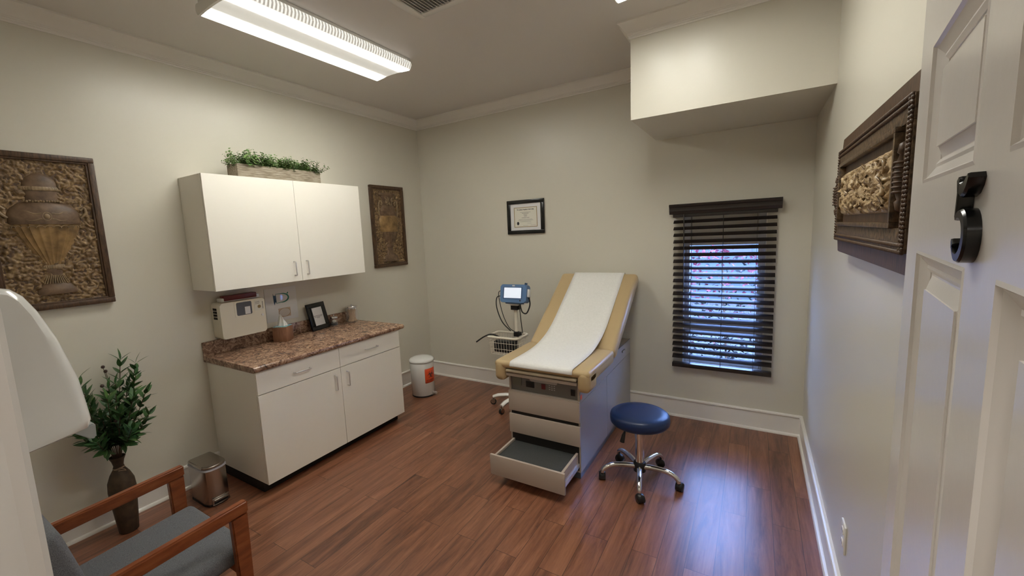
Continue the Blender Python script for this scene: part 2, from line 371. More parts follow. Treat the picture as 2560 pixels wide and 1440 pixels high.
for (a0, a1) in cols:
    for (c0, c1) in rows:
        b = B()   # sticking moulding around the panel
        pr_ = [(0, 0), (.004, .001), (.007, -.003), (.020, -.010), (.024, -.009), (.030, -.012), (.030, -.0139), (0, -.0139)]
        for (p, q, ax) in (((a0, c0), (a1, c0), 0), ((a1, c0), (a1, c1), 1), ((a1, c1), (a0, c1), 2), ((a0, c1), (a0, c0), 3)):
            dx, dz = q[0]-p[0], q[1]-p[1]; L = math.hypot(dx, dz); ux, uz = dx/L, dz/L; nx, nz = -uz, ux
            R0 = [b.b.verts.new((p[0]+ux*t+nx*t, y, p[1]+uz*t+nz*t)) for t, y in pr_]
            R1 = [b.b.verts.new((q[0]-ux*t+nx*t, y, q[1]-uz*t+nz*t)) for t, y in pr_]
            for k in range(len(pr_)): k2 = (k+1) % len(pr_); b.b.faces.new((R0[k], R0[k2], R1[k2], R1[k]))
        dpart('panel_moulding', b, m_door, dr, smooth=.4)
        b = B()
        def ring(i, y): return [b.b.verts.new(v) for v in ((a0+i, y, c0+i), (a1-i, y, c0+i), (a1-i, y, c1-i), (a0+i, y, c1-i))]
        R = [ring(.030, -.0135), ring(.034, -.0135), ring(.052, -.006), ring(.052, -.004)] if c1-c0 > .3 else [ring(.030, -.0135), ring(.032, -.0135), ring(.046, -.007), ring(.046, -.005)]
        for p, q in zip(R, R[1:]):
            for k in range(4): b.b.faces.new((p[k], p[(k+1) % 4], q[(k+1) % 4], q[k]))
        b.b.faces.new(R[-1])
        dpart('door_panel', b, m_door, dr, smooth=0)
# figure 5 in thick black metal
def ribbon(path, widths, y0, y1):
    b = B(); L = []; Rr = []
    P = [Vector((p[0], p[1])) for p in path]; N = len(P)
    for i, p in enumerate(P):
        d = (P[min(i+1, N-1)]-P[max(i-1, 0)]).normalized(); n = Vector((-d.y, d.x)); w = widths[i]/2
        L.append(p+n*w); Rr.append(p-n*w)
    rings = [[b.b.verts.new(q) for q in ((l.x, y0, l.y), (l.x, y1-.002, l.y), ((l.x*.85+r.x*.15), y1, (l.y*.85+r.y*.15)), ((l.x*.15+r.x*.85), y1, (l.y*.15+r.y*.85)), (r.x, y1-.002, r.y), (r.x, y0, r.y))] for l, r in zip(L, Rr)]
    for p, q in zip(rings, rings[1:]):
        for k in range(6): b.b.faces.new((p[k], p[(k+1) % 6], q[(k+1) % 6], q[k]))
    b.b.faces.new(rings[0][::-1]); b.b.faces.new(rings[-1]); return b
five = [(.012, .078), (.016, .070), (.026, .067), (.036, .069), (.044, .074), (.050, .079)]
wf = [.010, .014, .014, .013, .011, .006]
f5 = ribbon([(a, q) for a, q in five], wf, 0, .011)
st = ribbon([(.017, .078), (.015, .060), (.013, .042)], [.006, .006, .006], 0, .011)
arc = [(.013, .043)]+[(.027+.0215*cos(a), .0245+.0205*sin(a)) for a in [radians(x) for x in range(128, -171, -14)]]+[(.010, .014)]
ws = [.004]+[.004+.009*max(0, sin(min(1, i/18)*pi))**.6 for i in range(len(arc)-2)]+[.010]
bw = ribbon(arc, ws, 0, .011)
nb = B()
for q in (f5, st, bw):
    me = bpy.data.meshes.new('t'); q.b.to_mesh(me); nb.b.from_mesh(me); q.b.free()
nb.xf(Matrix.Translation((.388, .0, 1.6475)))
nb.xf(Matrix.Diagonal((1, 1, 1, 1)))
dpart('door_number', nb, m_black, dr, smooth=.6, label='black metal figure 5')

# ------------------------------------------------------------------ soap dispenser by the doorway
dx0, dx1 = 2.515, 2.615
dp = thing('hand_sanitizer_dispenser', 'glossy white rounded hand sanitizer dispenser on the wall beside the doorway', 'dispenser', (2.565, YF, 1.44))
pf = [(-.0, 1.445), (.012, 1.445), (.060, 1.452), (.080, 1.456), (.0835, 1.466), (.082, 1.485), (.078, 1.525), (.064, 1.585), (.050, 1.625), (.040, 1.645), (.030, 1.655), (.016, 1.660), (0, 1.661)]
b = B(); rings = []
for k in range(13):
    t = k/12; x = dx0+(dx1-dx0)*t; e = 1-abs(2*t-1)**4*.16
    rings.append([b.b.verts.new((x, YF+(p[0]+.014*min(1,p[0]*50))*e, 1.55+(p[1]-1.55)*(1-abs(2*t-1)**6*.05))) for p in pf])
for p, q in zip(rings, rings[1:]):
    for k in range(len(pf)-1): b.b.faces.new((p[k], p[k+1], q[k+1], q[k]))
b.b.faces.new(rings[0]); b.b.faces.new(rings[-1][::-1])
part('dispenser_cover', b, m_whitegloss, dp, smooth=.9)
part('push_bar', B().prism([(.055, 1.457), (.0855, 1.457), (.0845, 1.436), (.078, 1.436), (.064, 1.45)], (2.535, YF+.014, 0), (0, 1, 0), (0, 0, 1), (.06, 0, 0), .002), mat('grey translucent plastic', (.42, .45, .46), .25), dp, label='pale grey nozzle tab')

# ------------------------------------------------------------------ ceiling fixtures
fx = thing('fluorescent_fixture', 'long wraparound fluorescent ceiling light above the counter, fully in view', 'ceiling light', (.97, -2.01, H_))
part('fixture_pan', B().box((.792, -2.655, H_-.030), (1.148, -1.365, H_-.001), .003), m_white, fx)
lp = [(-.184, -.024), (-.19, -.030), (-.194, -.052), (-.184, -.074), (-.172, -.084), (-.14, -.081), (-.06, -.075), (0, -.073), (.06, -.075), (.14, -.081), (.172, -.084), (.184, -.074), (.194, -.052), (.19, -.030), (.184, -.024)]
part('light_diffuser', B().prism(lp, (.97, -2.648, H_), (1, 0, 0), (0, 0, 1), (0, 1.276, 0)), m_lens, fx, smooth=.5)
for yy in (-2.662, -1.372):
    part('end_cap', B().prism([(p[0]*1.01, p[1]*1.01) for p in lp], (.97, yy, H_), (1, 0, 0), (0, 0, 1), (0, .013, 0)), m_white, fx, smooth=.5)
f2 = copy_tree(fx); f2.location.x = 2.860; f2['label'] = 'second fluorescent ceiling light by the soffit, only its corner in view'
f2.location.y = -1.99
for o in (fx, f2): o['group'] = 'fluorescent ceiling lights'
# return air vent
vt = thing('ceiling_vent', 'white louvred return air grille on the ceiling between the lights', 'vent', (1.93, -2.1, H_))
vx0, vx1, vy0, vy1 = 1.603, 2.26, -2.43, -1.775
b = B()
for lo, hi in (((vx0, vy0), (vx0+.045, vy1)), ((vx1-.045, vy0), (vx1, vy1)), ((vx0+.045, vy0), (vx1-.045, vy0+.045)), ((vx0+.045, vy1-.045), (vx1-.045, vy1))):
    b.box((*lo, H_-.016), (*hi, H_), .006)
part('vent_frame', b, m_white, vt)
part('vent_backing', B().box((vx0+.045, vy0+.045, H_-.002), (vx1-.045, vy1-.045, H_)), mat('vent grey', (.40, .39, .37), .6), vt)
b = B()
for k in range(26):
    x = vx0+.052+k*.0216
    b.prism([(0, 0), (.016, -.010), (.017, -.009), (.001, .001)], (x, vy0+.045, H_-.003), (1, 0, 0), (0, 0, 1), (0, vy1-vy0-.09, 0))
part('vent_louvres', b, m_white, vt, smooth=0)
for p in ((1.72, vy1-.02), (vx0+.02, -1.95)): part('screw', B().cyl((*p, H_-.013), (*p, H_-.009), .006, n=10), m_nickel, vt)

# ------------------------------------------------------------------ cabinets
def pull(name, c, axis, out, L, parent, r=.0045, d=.028):
    """bar pull: arch of length L along axis, standing out along out"""
    c, a, o = Vector(c), Vector(axis), Vector(out); q = .010
    pts = bez([c-a*L/2, c-a*L/2+o*(d-q), c-a*(L/2-q*.35)+o*(d-q*.3), c-a*(L/2-q)+o*d, c+a*(L/2-q)+o*d, c+a*(L/2-q*.35)+o*(d-q*.3), c+a*L/2+o*(d-q), c+a*L/2], 4)
    return part(name, B().tube(pts, r, 10), m_nickel, parent, smooth=1.2, label='brushed metal pull')
uy0, uy1, uz0, uz1, us = -2.535, -1.23, 1.3987, 2.1767, -1.879
uc = thing('wall_cabinet', 'white two-door wall cabinet mounted above the counter', 'cabinet', (.16, (uy0+uy1)/2, uz0))
part('cabinet_body', B().box((0.001, uy0, uz0), (.300, uy1, uz1), .001), m_lam, uc, smooth=0)
for a, q, hy in ((uy0+.001, us-.0015, -1.943), (us+.0015, uy1-.001, -1.832)):
    d = part('cabinet_door', B().box((.302, a, uz0-.002), (.3202, q, uz1+.001), .0012), m_lam, uc, smooth=0)
    pull('door_handle', (.3202, hy, 1.498), (0, 0, 1), (1, 0, 0), .108, d)
by0, by1, bd = -2.5125, -1.1888, .645
bc = thing('base_cabinet', 'white base cabinet with two drawers and two doors under the brown counter', 'cabinet', (.32, (by0+by1)/2, 0))
part('cabinet_body', B().box((.001, by0, .084), (bd-.021, by1, .870), .001), m_lam, bc, smooth=0)
part('toe_kick', B().box((.03, by0+.012, 0), (bd-.085, by1-.012, .084)), m_dark, bc, smooth=0)
sm = -1.853
for a, q in ((by0+.001, sm-.002), (sm+.002, by1-.001)):
    d = part('drawer_front', B().box((bd-.019, a, .714), (bd, q, .867), .0012), m_lam, bc, smooth=0)
    pull('drawer_handle', (bd, (a+q)/2+(.0 if a < -2 else -.01), .790), (0, 1, 0), (1, 0, 0), .125, d)
    d = part('cabinet_door', B().box((bd-.019, a, .082), (bd, q, .708), .0012), m_lam, bc, smooth=0)
    pull('door_handle', (bd, -1.913 if a < -2 else -1.797, .606), (0, 0, 1), (1, 0, 0), .115, d)
ct = thing('countertop', 'mottled brown granite-look laminate countertop with backsplash on the base cabinet', 'countertop', (.33, (by0+by1)/2, .87))
b = B()
pr_ = [(.001, .871), (.655, .871), (.665, .876), (.670, .884), (.671, .894), (.668, .903), (.661, .909), (.651, .911), (.001, .911)]
b.prism(pr_, (0, by0-.018, 0), (1, 0, 0), (0, 0, 1), (0, by1-by0+.066, 0))
part('worktop', b, m_counter, ct, smooth=.5)
part('backsplash', B().box((.001, by0-.018, .911), (.021, by1+.048, 1.012), .003), m_counter, ct)

# ------------------------------------------------------------------ planter on the wall cabinet
def leafmesh(b, p, d, L, w, up=None, n=4, curl=.2, fold=.15):
    d = Vector(d).normalized(); u = Vector(up) if up else Vector((random.uniform(-1, 1), random.uniform(-1, 1), random.uniform(-1, 1)))
    x = d.cross(u)
    if x.length < 1e-4: x = d.cross(Vector((1, 0, .3)))
    x.normalize(); nn = x.cross(d); prev = None; p = Vector(p)
    for i in range(n+1):
        t = i/n; ww = w*.5*(sin(pi*min(1, .04+t*.96)**.8))**.8 if 0 < i < n else w*.04
        c = p+d*L*t-nn*curl*L*t*t
        row = [b.b.verts.new(c-x*ww+nn*fold*ww), b.b.verts.new(c), b.b.verts.new(c+x*ww+nn*fold*ww)]
        if prev:
            b.b.faces.new((prev[0], prev[1], row[1], row[0])); b.b.faces.new((prev[1], prev[2], row[2], row[1]))
        prev = row
pz = uz1+.0012
pl_ = thing('planter_box', 'whitewashed wooden planter box of small-leaved greenery on top of the wall cabinet', 'planter', (.19, -1.92, pz))
px0, px1, py0, py1, ph = .125, .262, -2.262, -1.578, .098
b = B().box((px0, py0, pz), (px0+.012, py1, pz+ph), .001).box((px1-.012, py0, pz), (px1, py1, pz+ph), .001)
b.box((px0+.012, py0+.001, pz), (px1-.012, py0+.014, pz+ph+.004), .001).box((px0+.012, py1-.014, pz), (px1-.012, py1-.001, pz+ph+.004), .001).box((px0+.012, py0+.014, pz), (px1-.012, py1-.014, pz+.01))
part('box', b, m_plank, pl_)
part('soil', B().box((px0+.012, py0+.014, pz+.06), (px1-.012, py1-.014, pz+.08)), m_stem, pl_)
bs, bl = B(), B()
for k in range(300):
    x = random.uniform(px0+.01, px1-.005); y = random.uniform(py0+.01, py1-.01)
    e = Vector((random.gauss(0, .35)+(x-.19)*5, random.gauss(0, .35), 1)).normalized(); hh = random.uniform(.05, .125)*(1.15 if y < -2.05 else .95)
    if y < py0+.05: e = (e+Vector((0, -.7, 0))).normalized()
    if y > py1-.05: e = (e+Vector((0, .7, -.1))).normalized(); 
    st_ = Vector((x, y, pz+.078)); pts = [st_+e*hh*t+Vector((0, 0, -.012*t*t)) for t in (0, .35, .7, 1)]
    bs.tube(pts, .0012, 4)
    for i in range(15):
        t = .12+.88*i/14; c = st_+e*hh*t; a = i*2.4+k
        sx_, sy_ = frame_of(e); dd = (sx_*cos(a)+sy_*sin(a))+e*random.uniform(.1, .7)
        leafmesh(bl, c, dd, random.uniform(.014, .022), random.uniform(.011, .016), up=e, n=3)
part('stems', bs, m_stem, pl_); part('foliage', bl, m_leaf, pl_, smooth=0)

# ------------------------------------------------------------------ things on and above the counter
sb = thing('sharps_container', 'beige locked sharps disposal box on the wall above the counter', 'sharps box', (.065, -2.27, 1.02))
b = B().prism(rrect(-2.436, -2.105, 1.022, 1.288, .018), (.002, 0, 0), (0, 1, 0), (0, 0, 1), (.128, 0, 0), .004)
part('wall_cabinet_shell', b, m_ivory, sb, smooth=.6)
part('view_window_frame', B().prism(rrect(-2.335, -2.196, 1.165, 1.292-.004, .012), (.128, 0, 0), (0, 1, 0), (0, 0, 1), (.005, 0, 0), .0015), m_ivory, sb)
part('view_window', B().prism(rrect(-2.322, -2.209, 1.178, 1.276, .010), (.132, 0, 0), (0, 1, 0), (0, 0, 1), (.0025, 0, 0)), m_win, sb)
part('inner_label', B().box((.1345, -2.262, 1.182), (.1352, -2.222, 1.238)), m_paperw, sb)
part('paper_label', B().box((.130, -2.187, 1.195), (.1312, -2.113, 1.277)), m_cream, sb)
b = B().prism(ngon(.013, 20, -2.150, 1.223), (.1312, 0, 0), (0, 1, 0), (0, 0, 1), (.0005, 0, 0))
part('label_symbol', b, m_gold, sb)
b = B()
for k in range(3): b.box((.1312, -2.18, 1.262-k*.008), (.1316, -2.145, 1.264-k*.008))
for k in range(7): b.box((.1312, -2.125, 1.205+k*.008), (.1316, -2.119, 1.210+k*.008))
part('label_print', b, m_ink, sb, smooth=0)
part('lock', B().cyl((.129, -2.132, 1.155), (.136, -2.132, 1.155), .0085, n=20).cyl((.136, -2.132, 1.155), (.138, -2.132, 1.155), .004, n=12), m_nickel, sb)
b = B()
for i in range(3):
    for k in range(4): b.box((.03+i*.018, -2.4385, 1.168+k*.022), (.044+i*.018, -2.4358, 1.185+k*.022))
part('side_vent', b, m_dark, sb, smooth=0)
b = B().box((.022, -2.402, 1.289), (.090, -2.118, 1.318), .006)
part('liner_frame', b, m_white, sb)
part('liner_lid', B().box((.030, -2.382, 1.296), (.096, -2.140, 1.334), .005), m_maroon, sb, label='dark red liner lid')
# laminated notice on wall
sg = thing('wall_notice', 'clear laminated notice with green emblem and tan oval on the wall behind the tissue box', 'notice', (.003, -1.887, 1.19))
part('sheet', B().box((.001, -2.029, 1.052), (.0045, -1.745, 1.333), .0008), m_acrylic, sg)
b = B()
arcp = [(-1.945+.062+.062*cos(a), 1.243+.037*sin(a)) for a in [radians(x) for x in range(-100, 101, 10)]]
def flat_ribbon(path, wid, x, t=.0006, b=None):
    b = b or B(); P = [Vector((p[0], p[1])) for p in path]; N = len(P); L = []; R_ = []
    for i, p in enumerate(P):
        d = (P[min(i+1, N-1)]-P[max(i-1, 0)]).normalized(); n = Vector((-d.y, d.x)); w = (wid[i] if isinstance(wid, list) else wid)/2
        L.append(p+n*w); R_.append(p-n*w)
    Rg = [[b.b.verts.new(v) for v in ((x, l.x, l.y), (x+t, l.x, l.y), (x+t, r.x, r.y), (x, r.x, r.y))] for l, r in zip(L, R_)]
    for p, q in zip(Rg, Rg[1:]):
        for k in range(4): b.b.faces.new((p[k], p[(k+1) % 4], q[(k+1) % 4], q[k]))
    b.b.faces.new(Rg[0][::-1]); b.b.faces.new(Rg[-1]); return b
flat_ribbon([(-1.935, 1.282)]+arcp[::-1]+[(-1.935, 1.203)], [.003]+[.005+.008*sin(pi*i/20) for i in range(21)][::-1]+[.003], .0045, b=b)
b.prism([(-1.835, 1.278), (-1.820, 1.288), (-1.818, 1.279), (-1.828, 1.270)], (.0045, 0, 0), (0, 1, 0), (0, 0, 1), (.0006, 0, 0))
part('green_emblem', b, m_greenp, sg, smooth=0, label='green loop emblem')
b = B().prism([(-1.958, 1.290), (-1.952, 1.270), (-1.936, 1.270), (-1.932, 1.282), (-1.930, 1.205), (-1.940, 1.215), (-1.950, 1.190), (-1.955, 1.215)], (.0045, 0, 0), (0, 1, 0), (0, 0, 1), (.0008, 0, 0))
part('navy_emblem', b, m_navyp, sg, smooth=0)
b = flat_ribbon([(-1.868+.052*cos(a), 1.118+.036*sin(a)) for a in [2*pi*k/40 for k in range(41)]], .003, .0045, .0012)
part('oval_border', b, m_gold, sg, smooth=0)
part('oval_print', B().box((.0045, -1.922, 1.080), (.0052, -1.814, 1.156)), m_tanp, sg, smooth=0)
part('oval_field', B().prism(ngon(.050, 40, -1.868, 1.118, ry=.034), (.0045, 0, 0), (0, 1, 0), (0, 0, 1), (.0010, 0, 0)), mat('pale print', (.50, .44, .40), .4), sg, smooth=0)
# tissue box
tu = Vector((-.87, -.493, 0)); tv = Vector((-.493, .87, 0)); tc = Vector((.213, -2.004, .9115)); s_ = .113
tb = thing('tissue_box', 'brown wooden tissue box cover with a teal top and white tissue on the counter', 'tissue box', tuple(tc+(tu+tv)*s_/2))
M3 = Matrix((tu, tv, Vector((0, 0, 1)))).transposed().to_4x4(); M3.translation = tc
part('box_cover', B().box((0, 0, 0), (s_, s_, .119), .0015, mx=M3), m_walnut, tb)
part('carton_top', B().box((.004, .004, .119), (s_-.004, s_-.004, .1225), .0005, mx=M3), m_teal, tb, label='teal patterned carton top')
b = B()
def tis(u, v):
    a = u*2*pi; r = (.026*(1-v)**.8+.0035)*(1+.38*sin(a*5+v*3)); lean = .012*v*v
    q = M3 @ Vector((s_/2+r*cos(a)*(1.15)+lean, s_/2+r*sin(a)*.62, .123+.088*v+.010*v*sin(a*2))); return q
b.grid(48, 14, tis); part('tissue', b, m_tissue, tb, smooth=3)
# black photo frame
fr = thing('photo_frame', 'black tabletop photo frame holding a printed card on the counter', 'picture frame', (.09, -1.58, .911))
fo = Vector((.102, -1.684, .9125)); fu = Vector((-.04, .216, 0)).normalized(); fv = Vector((-.052, -.012, .225)).normalized(); fw = fu.cross(fv)
FM = Matrix((fu, fv, fw)).transposed().to_4x4(); FM.translation = fo
fw_, fh = .214, .246
b = B()
for lo, hi in (((0, 0), (fw_, .038)), ((0, fh-.038), (fw_, fh)), ((0, .038), (.042, fh-.038)), ((fw_-.042, .038), (fw_, fh-.038))):
    b.box((*lo, -.012), (*hi, .006), .003, mx=FM)
for lo, hi in (((.032, .03), (fw_-.032, .042)), ((.032, fh-.042), (fw_-.032, fh-.03)), ((.032, .042), (.046, fh-.042)), ((fw_-.046, .042), (fw_-.032, fh-.042))):
    b.box((*lo, .0), (*hi, .010), .0025, mx=FM)
part('frame_moulding', b, m_black, fr)
part('printed_card', B().box((.042, .038, -.006), (fw_-.042, fh-.038, .002), mx=FM), m_paperw, fr)
b = B()
for k, (a, L) in enumerate(((.055, .104), (.06, .094), (.088, .035))):
    x = a
    while x < a+L:
        w = random.uniform(.006, .016); b.box((x, .128-k*.010, .002), (min(x+w, a+L), .1315-k*.010, .0024), mx=FM); x += w+.0025
part('card_print', b, m_ink, fr, smooth=0)
part('easel_back', B().prism([(0.07, .0), (.14, .0), (.125, .17), (.09, .17)], FM @ Vector((0, 0, -.0135)), fu, fv, fw*.002).tube([FM @ Vector((.107, .15, -.014)), Vector((.030, -1.575, .913))], .004, 6), m_blackp, fr)
def jar(name, label, c, r, h, m_in=None):
    j = thing(name, label, 'jar', c); x, y, z = c
    part('glass_jar', B().lathe([(r*.93, z), (r, z+.003), (r, z+h-.004), (r*.96, z+h)], (x, y, 0), 36), m_glass, j, smooth=1)
    lid = part('lid', B().lathe([(r*1.03, z+h-.006), (r*1.04, z+h+.002), (r*1.0, z+h+.007), (r*.2, z+h+.010), (.004, z+h+.011), (.004, z+h+.016), (.007, z+h+.019), (.007, z+h+.023), (.002, z+h+.026)], (x, y, 0), 36), m_chrome, j, smooth=.8, label='polished metal lid')
    return j
sj = jar('swab_jar', 'glass jar full of long wooden cotton swabs at the far end of the counter', (.084, -1.232, .9115), .057, .150)
bs, bt = B(), B()
for k in range(95):
    a = random.uniform(0, 6.28); q = .047*math.sqrt(random.random()); a2 = a+random.gauss(2.2, .9); q2 = .045*math.sqrt(random.random())
    p = Vector((.084+q*cos(a), -1.232+q*sin(a), .921)); t = Vector((.084+q2*cos(a2), -1.232+q2*sin(a2), .921+random.uniform(.118, .130)))
    bs.tube([p, t], .0017, 5); bt.sphere(t, .0034, 8, (1, 1, 1.6))
part('swab_sticks', bs, m_swab, sj); part('swab_tips', bt, m_cotton, sj)
cj = jar('cotton_jar', 'small glass jar with a metal lid behind the black photo frame', (.060, -1.425, .9115), .034, .078)
part('cotton_wad', B().sphere((.060, -1.425, .955), .018, 12, (1, 1, .8)), m_cotton, cj)
part('dark_contents', B().cyl((.060, -1.425, .920), (.060, -1.425, .938), .030), m_blackp, cj)

# ------------------------------------------------------------------ urn relief panels
def frame_box(b, X0, y0, y1, z0, z1, w, t0, t1, bev=.003):
    """frame ring standing off the x=X0 plane between depths"""
    for lo, hi in (((y0, z0), (y1, z0+w)), ((y0, z1-w), (y1, z1)), ((y0, z0+w), (y0+w, z1-w)), ((y1-w, z0+w), (y1, z1-w))):
        b.box((X0+t0, lo[0], lo[1]), (X0+t1, hi[0], hi[1]), bev)
    return b
def relief_ground(y0, y1, z0, z1, sc, amp, seed, base=.012, ax='x'):
    b = B(); ny = int((y1-y0)/.0035); nz = int((z1-z0)/.0035)
    def f(u, v):
        y = y0+(y1-y0)*u; z = z0+(z1-z0)*v
        n1 = noise.noise(Vector((y*sc+noise.noise(Vector((y*20, z*20, seed)))*1.2, z*sc, seed))); n2 = noise.noise(Vector((y*sc*2.3, z*sc*2.3, seed+9)))
        h = base+amp*(abs(n1)*1.4+.5*n2)
        return Vector((h, y, z))
    return b.grid(ny, nz, f)
def urn_panel(name, label, y0, y1, z0, z1, urn, seed):
    t = thing(name, label, 'wall panel', (0, (y0+y1)/2, z0), group='carved urn relief panels on the left wall')
    b = B().box((.001, y0+.01, z0+.01), (.012, y1-.01, z1-.01)); frame_box(b, 0, y0, y1, z0, z1, .030, .001, .034, .004); frame_box(b, 0, y0+.026, y1-.026, z0+.026, z1-.026, .014, .004, .026, .003)
    part('panel_frame', b, m_brown, t)
    part('relief_ground', relief_ground(y0+.036, y1-.036, z0+.036, z1-.036, 30, .012, seed), m_relief, t, smooth=3)
    urn(t, (y0+y1)/2); return t
def half(b, prof, cy, n=40, depth=.3, x0=.010, flute=0, fa=.0):
    fr_ = (lambda a, z, r: r*(1+fa*abs(sin(a*flute)))) if flute else None
    b.lathe(prof, (x0, cy, 0), n, pi, -pi/2, fr_, (depth, 1))
def urn_a(t, cy):
    cy = -3.224
    b = B(); half(b, [(.004, 2.150), (.018, 2.146), (.045, 2.130), (.066, 2.105), (.073, 2.078), (.075, 2.070)][::-1], cy); half(b, [(.069, 1.985), (.068, 2.05)], cy)
    half(b, [(.060, 1.474), (.082, 1.474), (.086, 1.490), (.080, 1.505), (.074, 1.510), (.070, 1.522), (.058, 1.530), (.042, 1.555), (.034, 1.590), (.038, 1.600), (.038, 1.618), (.034, 1.625)], cy)
    half(b, [(.146, 1.866), (.149, 1.875), (.147, 1.925), (.135, 1.952), (.110, 1.975), (.078, 1.990)], cy)
    part('urn_relief', b, m_urn, t, smooth=.9)
    b = B(); half(b, [(.074, 2.050), (.080, 2.054), (.080, 2.066), (.074, 2.072)], cy, 66, .3, .010, 18, .06)
    half(b, [(.040, 1.617), (.046, 1.622), (.046, 1.634), (.040, 1.640)], cy, 66, .3, .010, 14, .08)
    for k in range(13):
        y = cy-.066+k*.011; b.sphere((.036, y, 1.990+.003*(k % 2)), .0065, 8)
    part('bead_bands', b, m_urnline, t, smooth=.9)
    b = B(); half(b, [(.038, 1.640), (.046, 1.655), (.070, 1.700), (.098, 1.750), (.122, 1.800), (.136, 1.840), (.139, 1.866)], cy, 132, .3, .010, 11, -.085)
    part('fluted_body', b, m_urngold, t, smooth=.9, label='golden fluted urn body')
    b = B()
    for k in range(13):   # arched rims of the flutes
        a = -pi/2+pi*(k+.5)/13; r = .141; c = Vector((.010+.3*r*cos(a)+.003, cy+r*sin(a), 1.845)); w = .0155*cos(a)+.002
        b.tube([c+Vector((0, w*cos(q), .012*sin(q))) for q in [pi*i/6 for i in range(7)]], .0018, 5)
    b.tube([(.052, cy+.018*cos(q), 1.908+.022*sin(q)) for q in [2*pi*i/20 for i in range(20)]], .003, 6, closed=True)
    b.sphere((.053, cy, 1.908), .013, 12, (.4, 1, 1.2))
    for s in (-1, 1):
        b.tube(bez([(.052, cy+s*.02, 1.925), (.050, cy+s*.05, 1.922), (.040, cy+s*.085, 1.938), (.030, cy+s*.12, 1.925)], 5), .004, 6)
        b.tube(bez([(.052, cy+s*.02, 1.895), (.048, cy+s*.06, 1.885), (.036, cy+s*.11, 1.900)], 5), .004, 6)
        b.tube(bez([(.020, cy+s*.146, 1.90), (.022, cy+s*.172, 1.93), (.020, cy+s*.168, 1.96), (.018, cy+s*.150, 1.945)], 5), .007, 7)
    for k in range(-5, 6):
        b.tube([(.010+.3*.05*cos(k*.25)+.006, cy+k*.0065, 1.582), (.010+.018*cos(k*.25)+.006, cy+k*.0105, 1.535)], .0025, 5)
    part('mask_and_scrolls', b, m_urnline, t, smooth=.9)
def urn_b(t, cy):
    cy = -.575
    b = B(); half(b, [(.108, 2.150), (.118, 2.156), (.120, 2.170), (.110, 2.178)], cy); half(b, [(.082, 2.050), (.078, 2.075), (.082, 2.105), (.096, 2.135), (.106, 2.150)], cy)
    half(b, [(.100, 1.985), (.108, 2.0), (.096, 2.03), (.082, 2.05)], cy)
    half(b, [(.06, 1.452), (.118, 1.452), (.118, 1.464), (.104, 1.468), (.104, 1.500), (.092, 1.506), (.078, 1.520)], cy)
    half(b, [(.044, 1.596), (.054, 1.600), (.054, 1.630), (.044, 1.642)], cy)
    part('urn_relief', b, m_urn, t, smooth=.9)
    b = B(); half(b, [(.112, 1.940), (.118, 1.945), (.118, 1.984), (.110, 1.988)], cy, 120, .3, .010, 15, .07)
    half(b, [(.050, 1.640), (.075, 1.665), (.100, 1.700), (.118, 1.745), (.124, 1.768)], cy, 100, .3, .010, 9, -.09)
    half(b, [(.078, 1.520), (.062, 1.535), (.050, 1.565), (.045, 1.596)], cy, 100, .3, .010, 9, -.1)
    part('fluted_bands', b, m_urn, t, smooth=.9)
    b = B(); half(b, [(.124, 1.768), (.134, 1.81), (.140, 1.86), (.134, 1.905), (.118, 1.940)], cy, 48)
    part('urn_body', b, m_urngold, t, smooth=.9, label='smooth golden urn belly')
    b = B()
    for s in (-1, 1):
        b.tube(bez([(.016, cy+s*.130, 1.93), (.022, cy+s*.138, 2.00), (.024, cy+s*.136, 2.06), (.026, cy+s*.120, 2.092), (.026, cy+s*.100, 2.085), (.024, cy+s*.094, 2.062), (.022, cy+s*.104, 2.05)], 5), .0075, 8)
        b.tube(bez([(.035, cy+s*.01, 2.07), (.038, cy+s*.03, 2.05), (.038, cy+s*.045, 2.08), (.036, cy+s*.035, 2.11), (.034, cy+s*.06, 2.13)], 5), .005, 7)
    for k in range(7): b.sphere((.034+.004*(k % 2), cy+random.uniform(-.025, .025), 2.06+k*.011), .010, 8, (.8, 1, 1))
    part('handles_and_mask', b, m_urnline, t, smooth=.9)
urn_panel('urn_wall_panel', 'large brown relief panel of a lidded urn, left of the wall cabinet', -3.462, -2.980, 1.390, 2.252, urn_a, 3.1)
urn_panel('urn_wall_panel', 'brown relief panel of a two-handled urn, right of the wall cabinet near the corner', -.820, -.338, 1.394, 2.254, urn_b, 8.4)

# ------------------------------------------------------------------ carved panel on the right wall
cp = thing('carved_wall_panel', 'dark framed wall carving with gilded scrolled leaves beside the open door', 'wall panel', (W_, -2.06, 1.56))
y0, y1, z0, z1 = -2.615, -1.49, 1.545, 2.025
b = B()
ch_ = .055     # chamfered corners seen at the lower edge
b.prism([(y0+.02, z0), (y1-ch_*.5, z0), (y1, z0+ch_), (y1, z1-ch_), (y1-ch_*.5, z1), (y0+.02, z1), (y0, z1-ch_), (y0, z0+ch_)], (W_-.001, 0, 0), (0, 1, 0), (0, 0, 1), (-.040, 0, 0), .003)
part('backing_board', b, m_brown, cp)
b = B()
def rbox(b, y0, y1, z0, z1, w, d0, d1, bev=.002):
    for lo, hi in (((y0, z0), (y1, z0+w)), ((y0, z1-w), (y1, z1)), ((y0, z0+w), (y0+w, z1-w)), ((y1-w, z0+w), (y1, z1-w))):
        b.box((W_-d1, lo[0], lo[1]), (W_-d0, hi[0], hi[1]), bev)
rbox(b, y0+.055, y1-.035, z0+.055, z1-.055, .060, .038, .052); rbox(b, y0+.16, y1-.105, z0+.115, z1-.112, .014, .038, .062)
part('inner_frame', b, m_hammer, cp)
b = B()
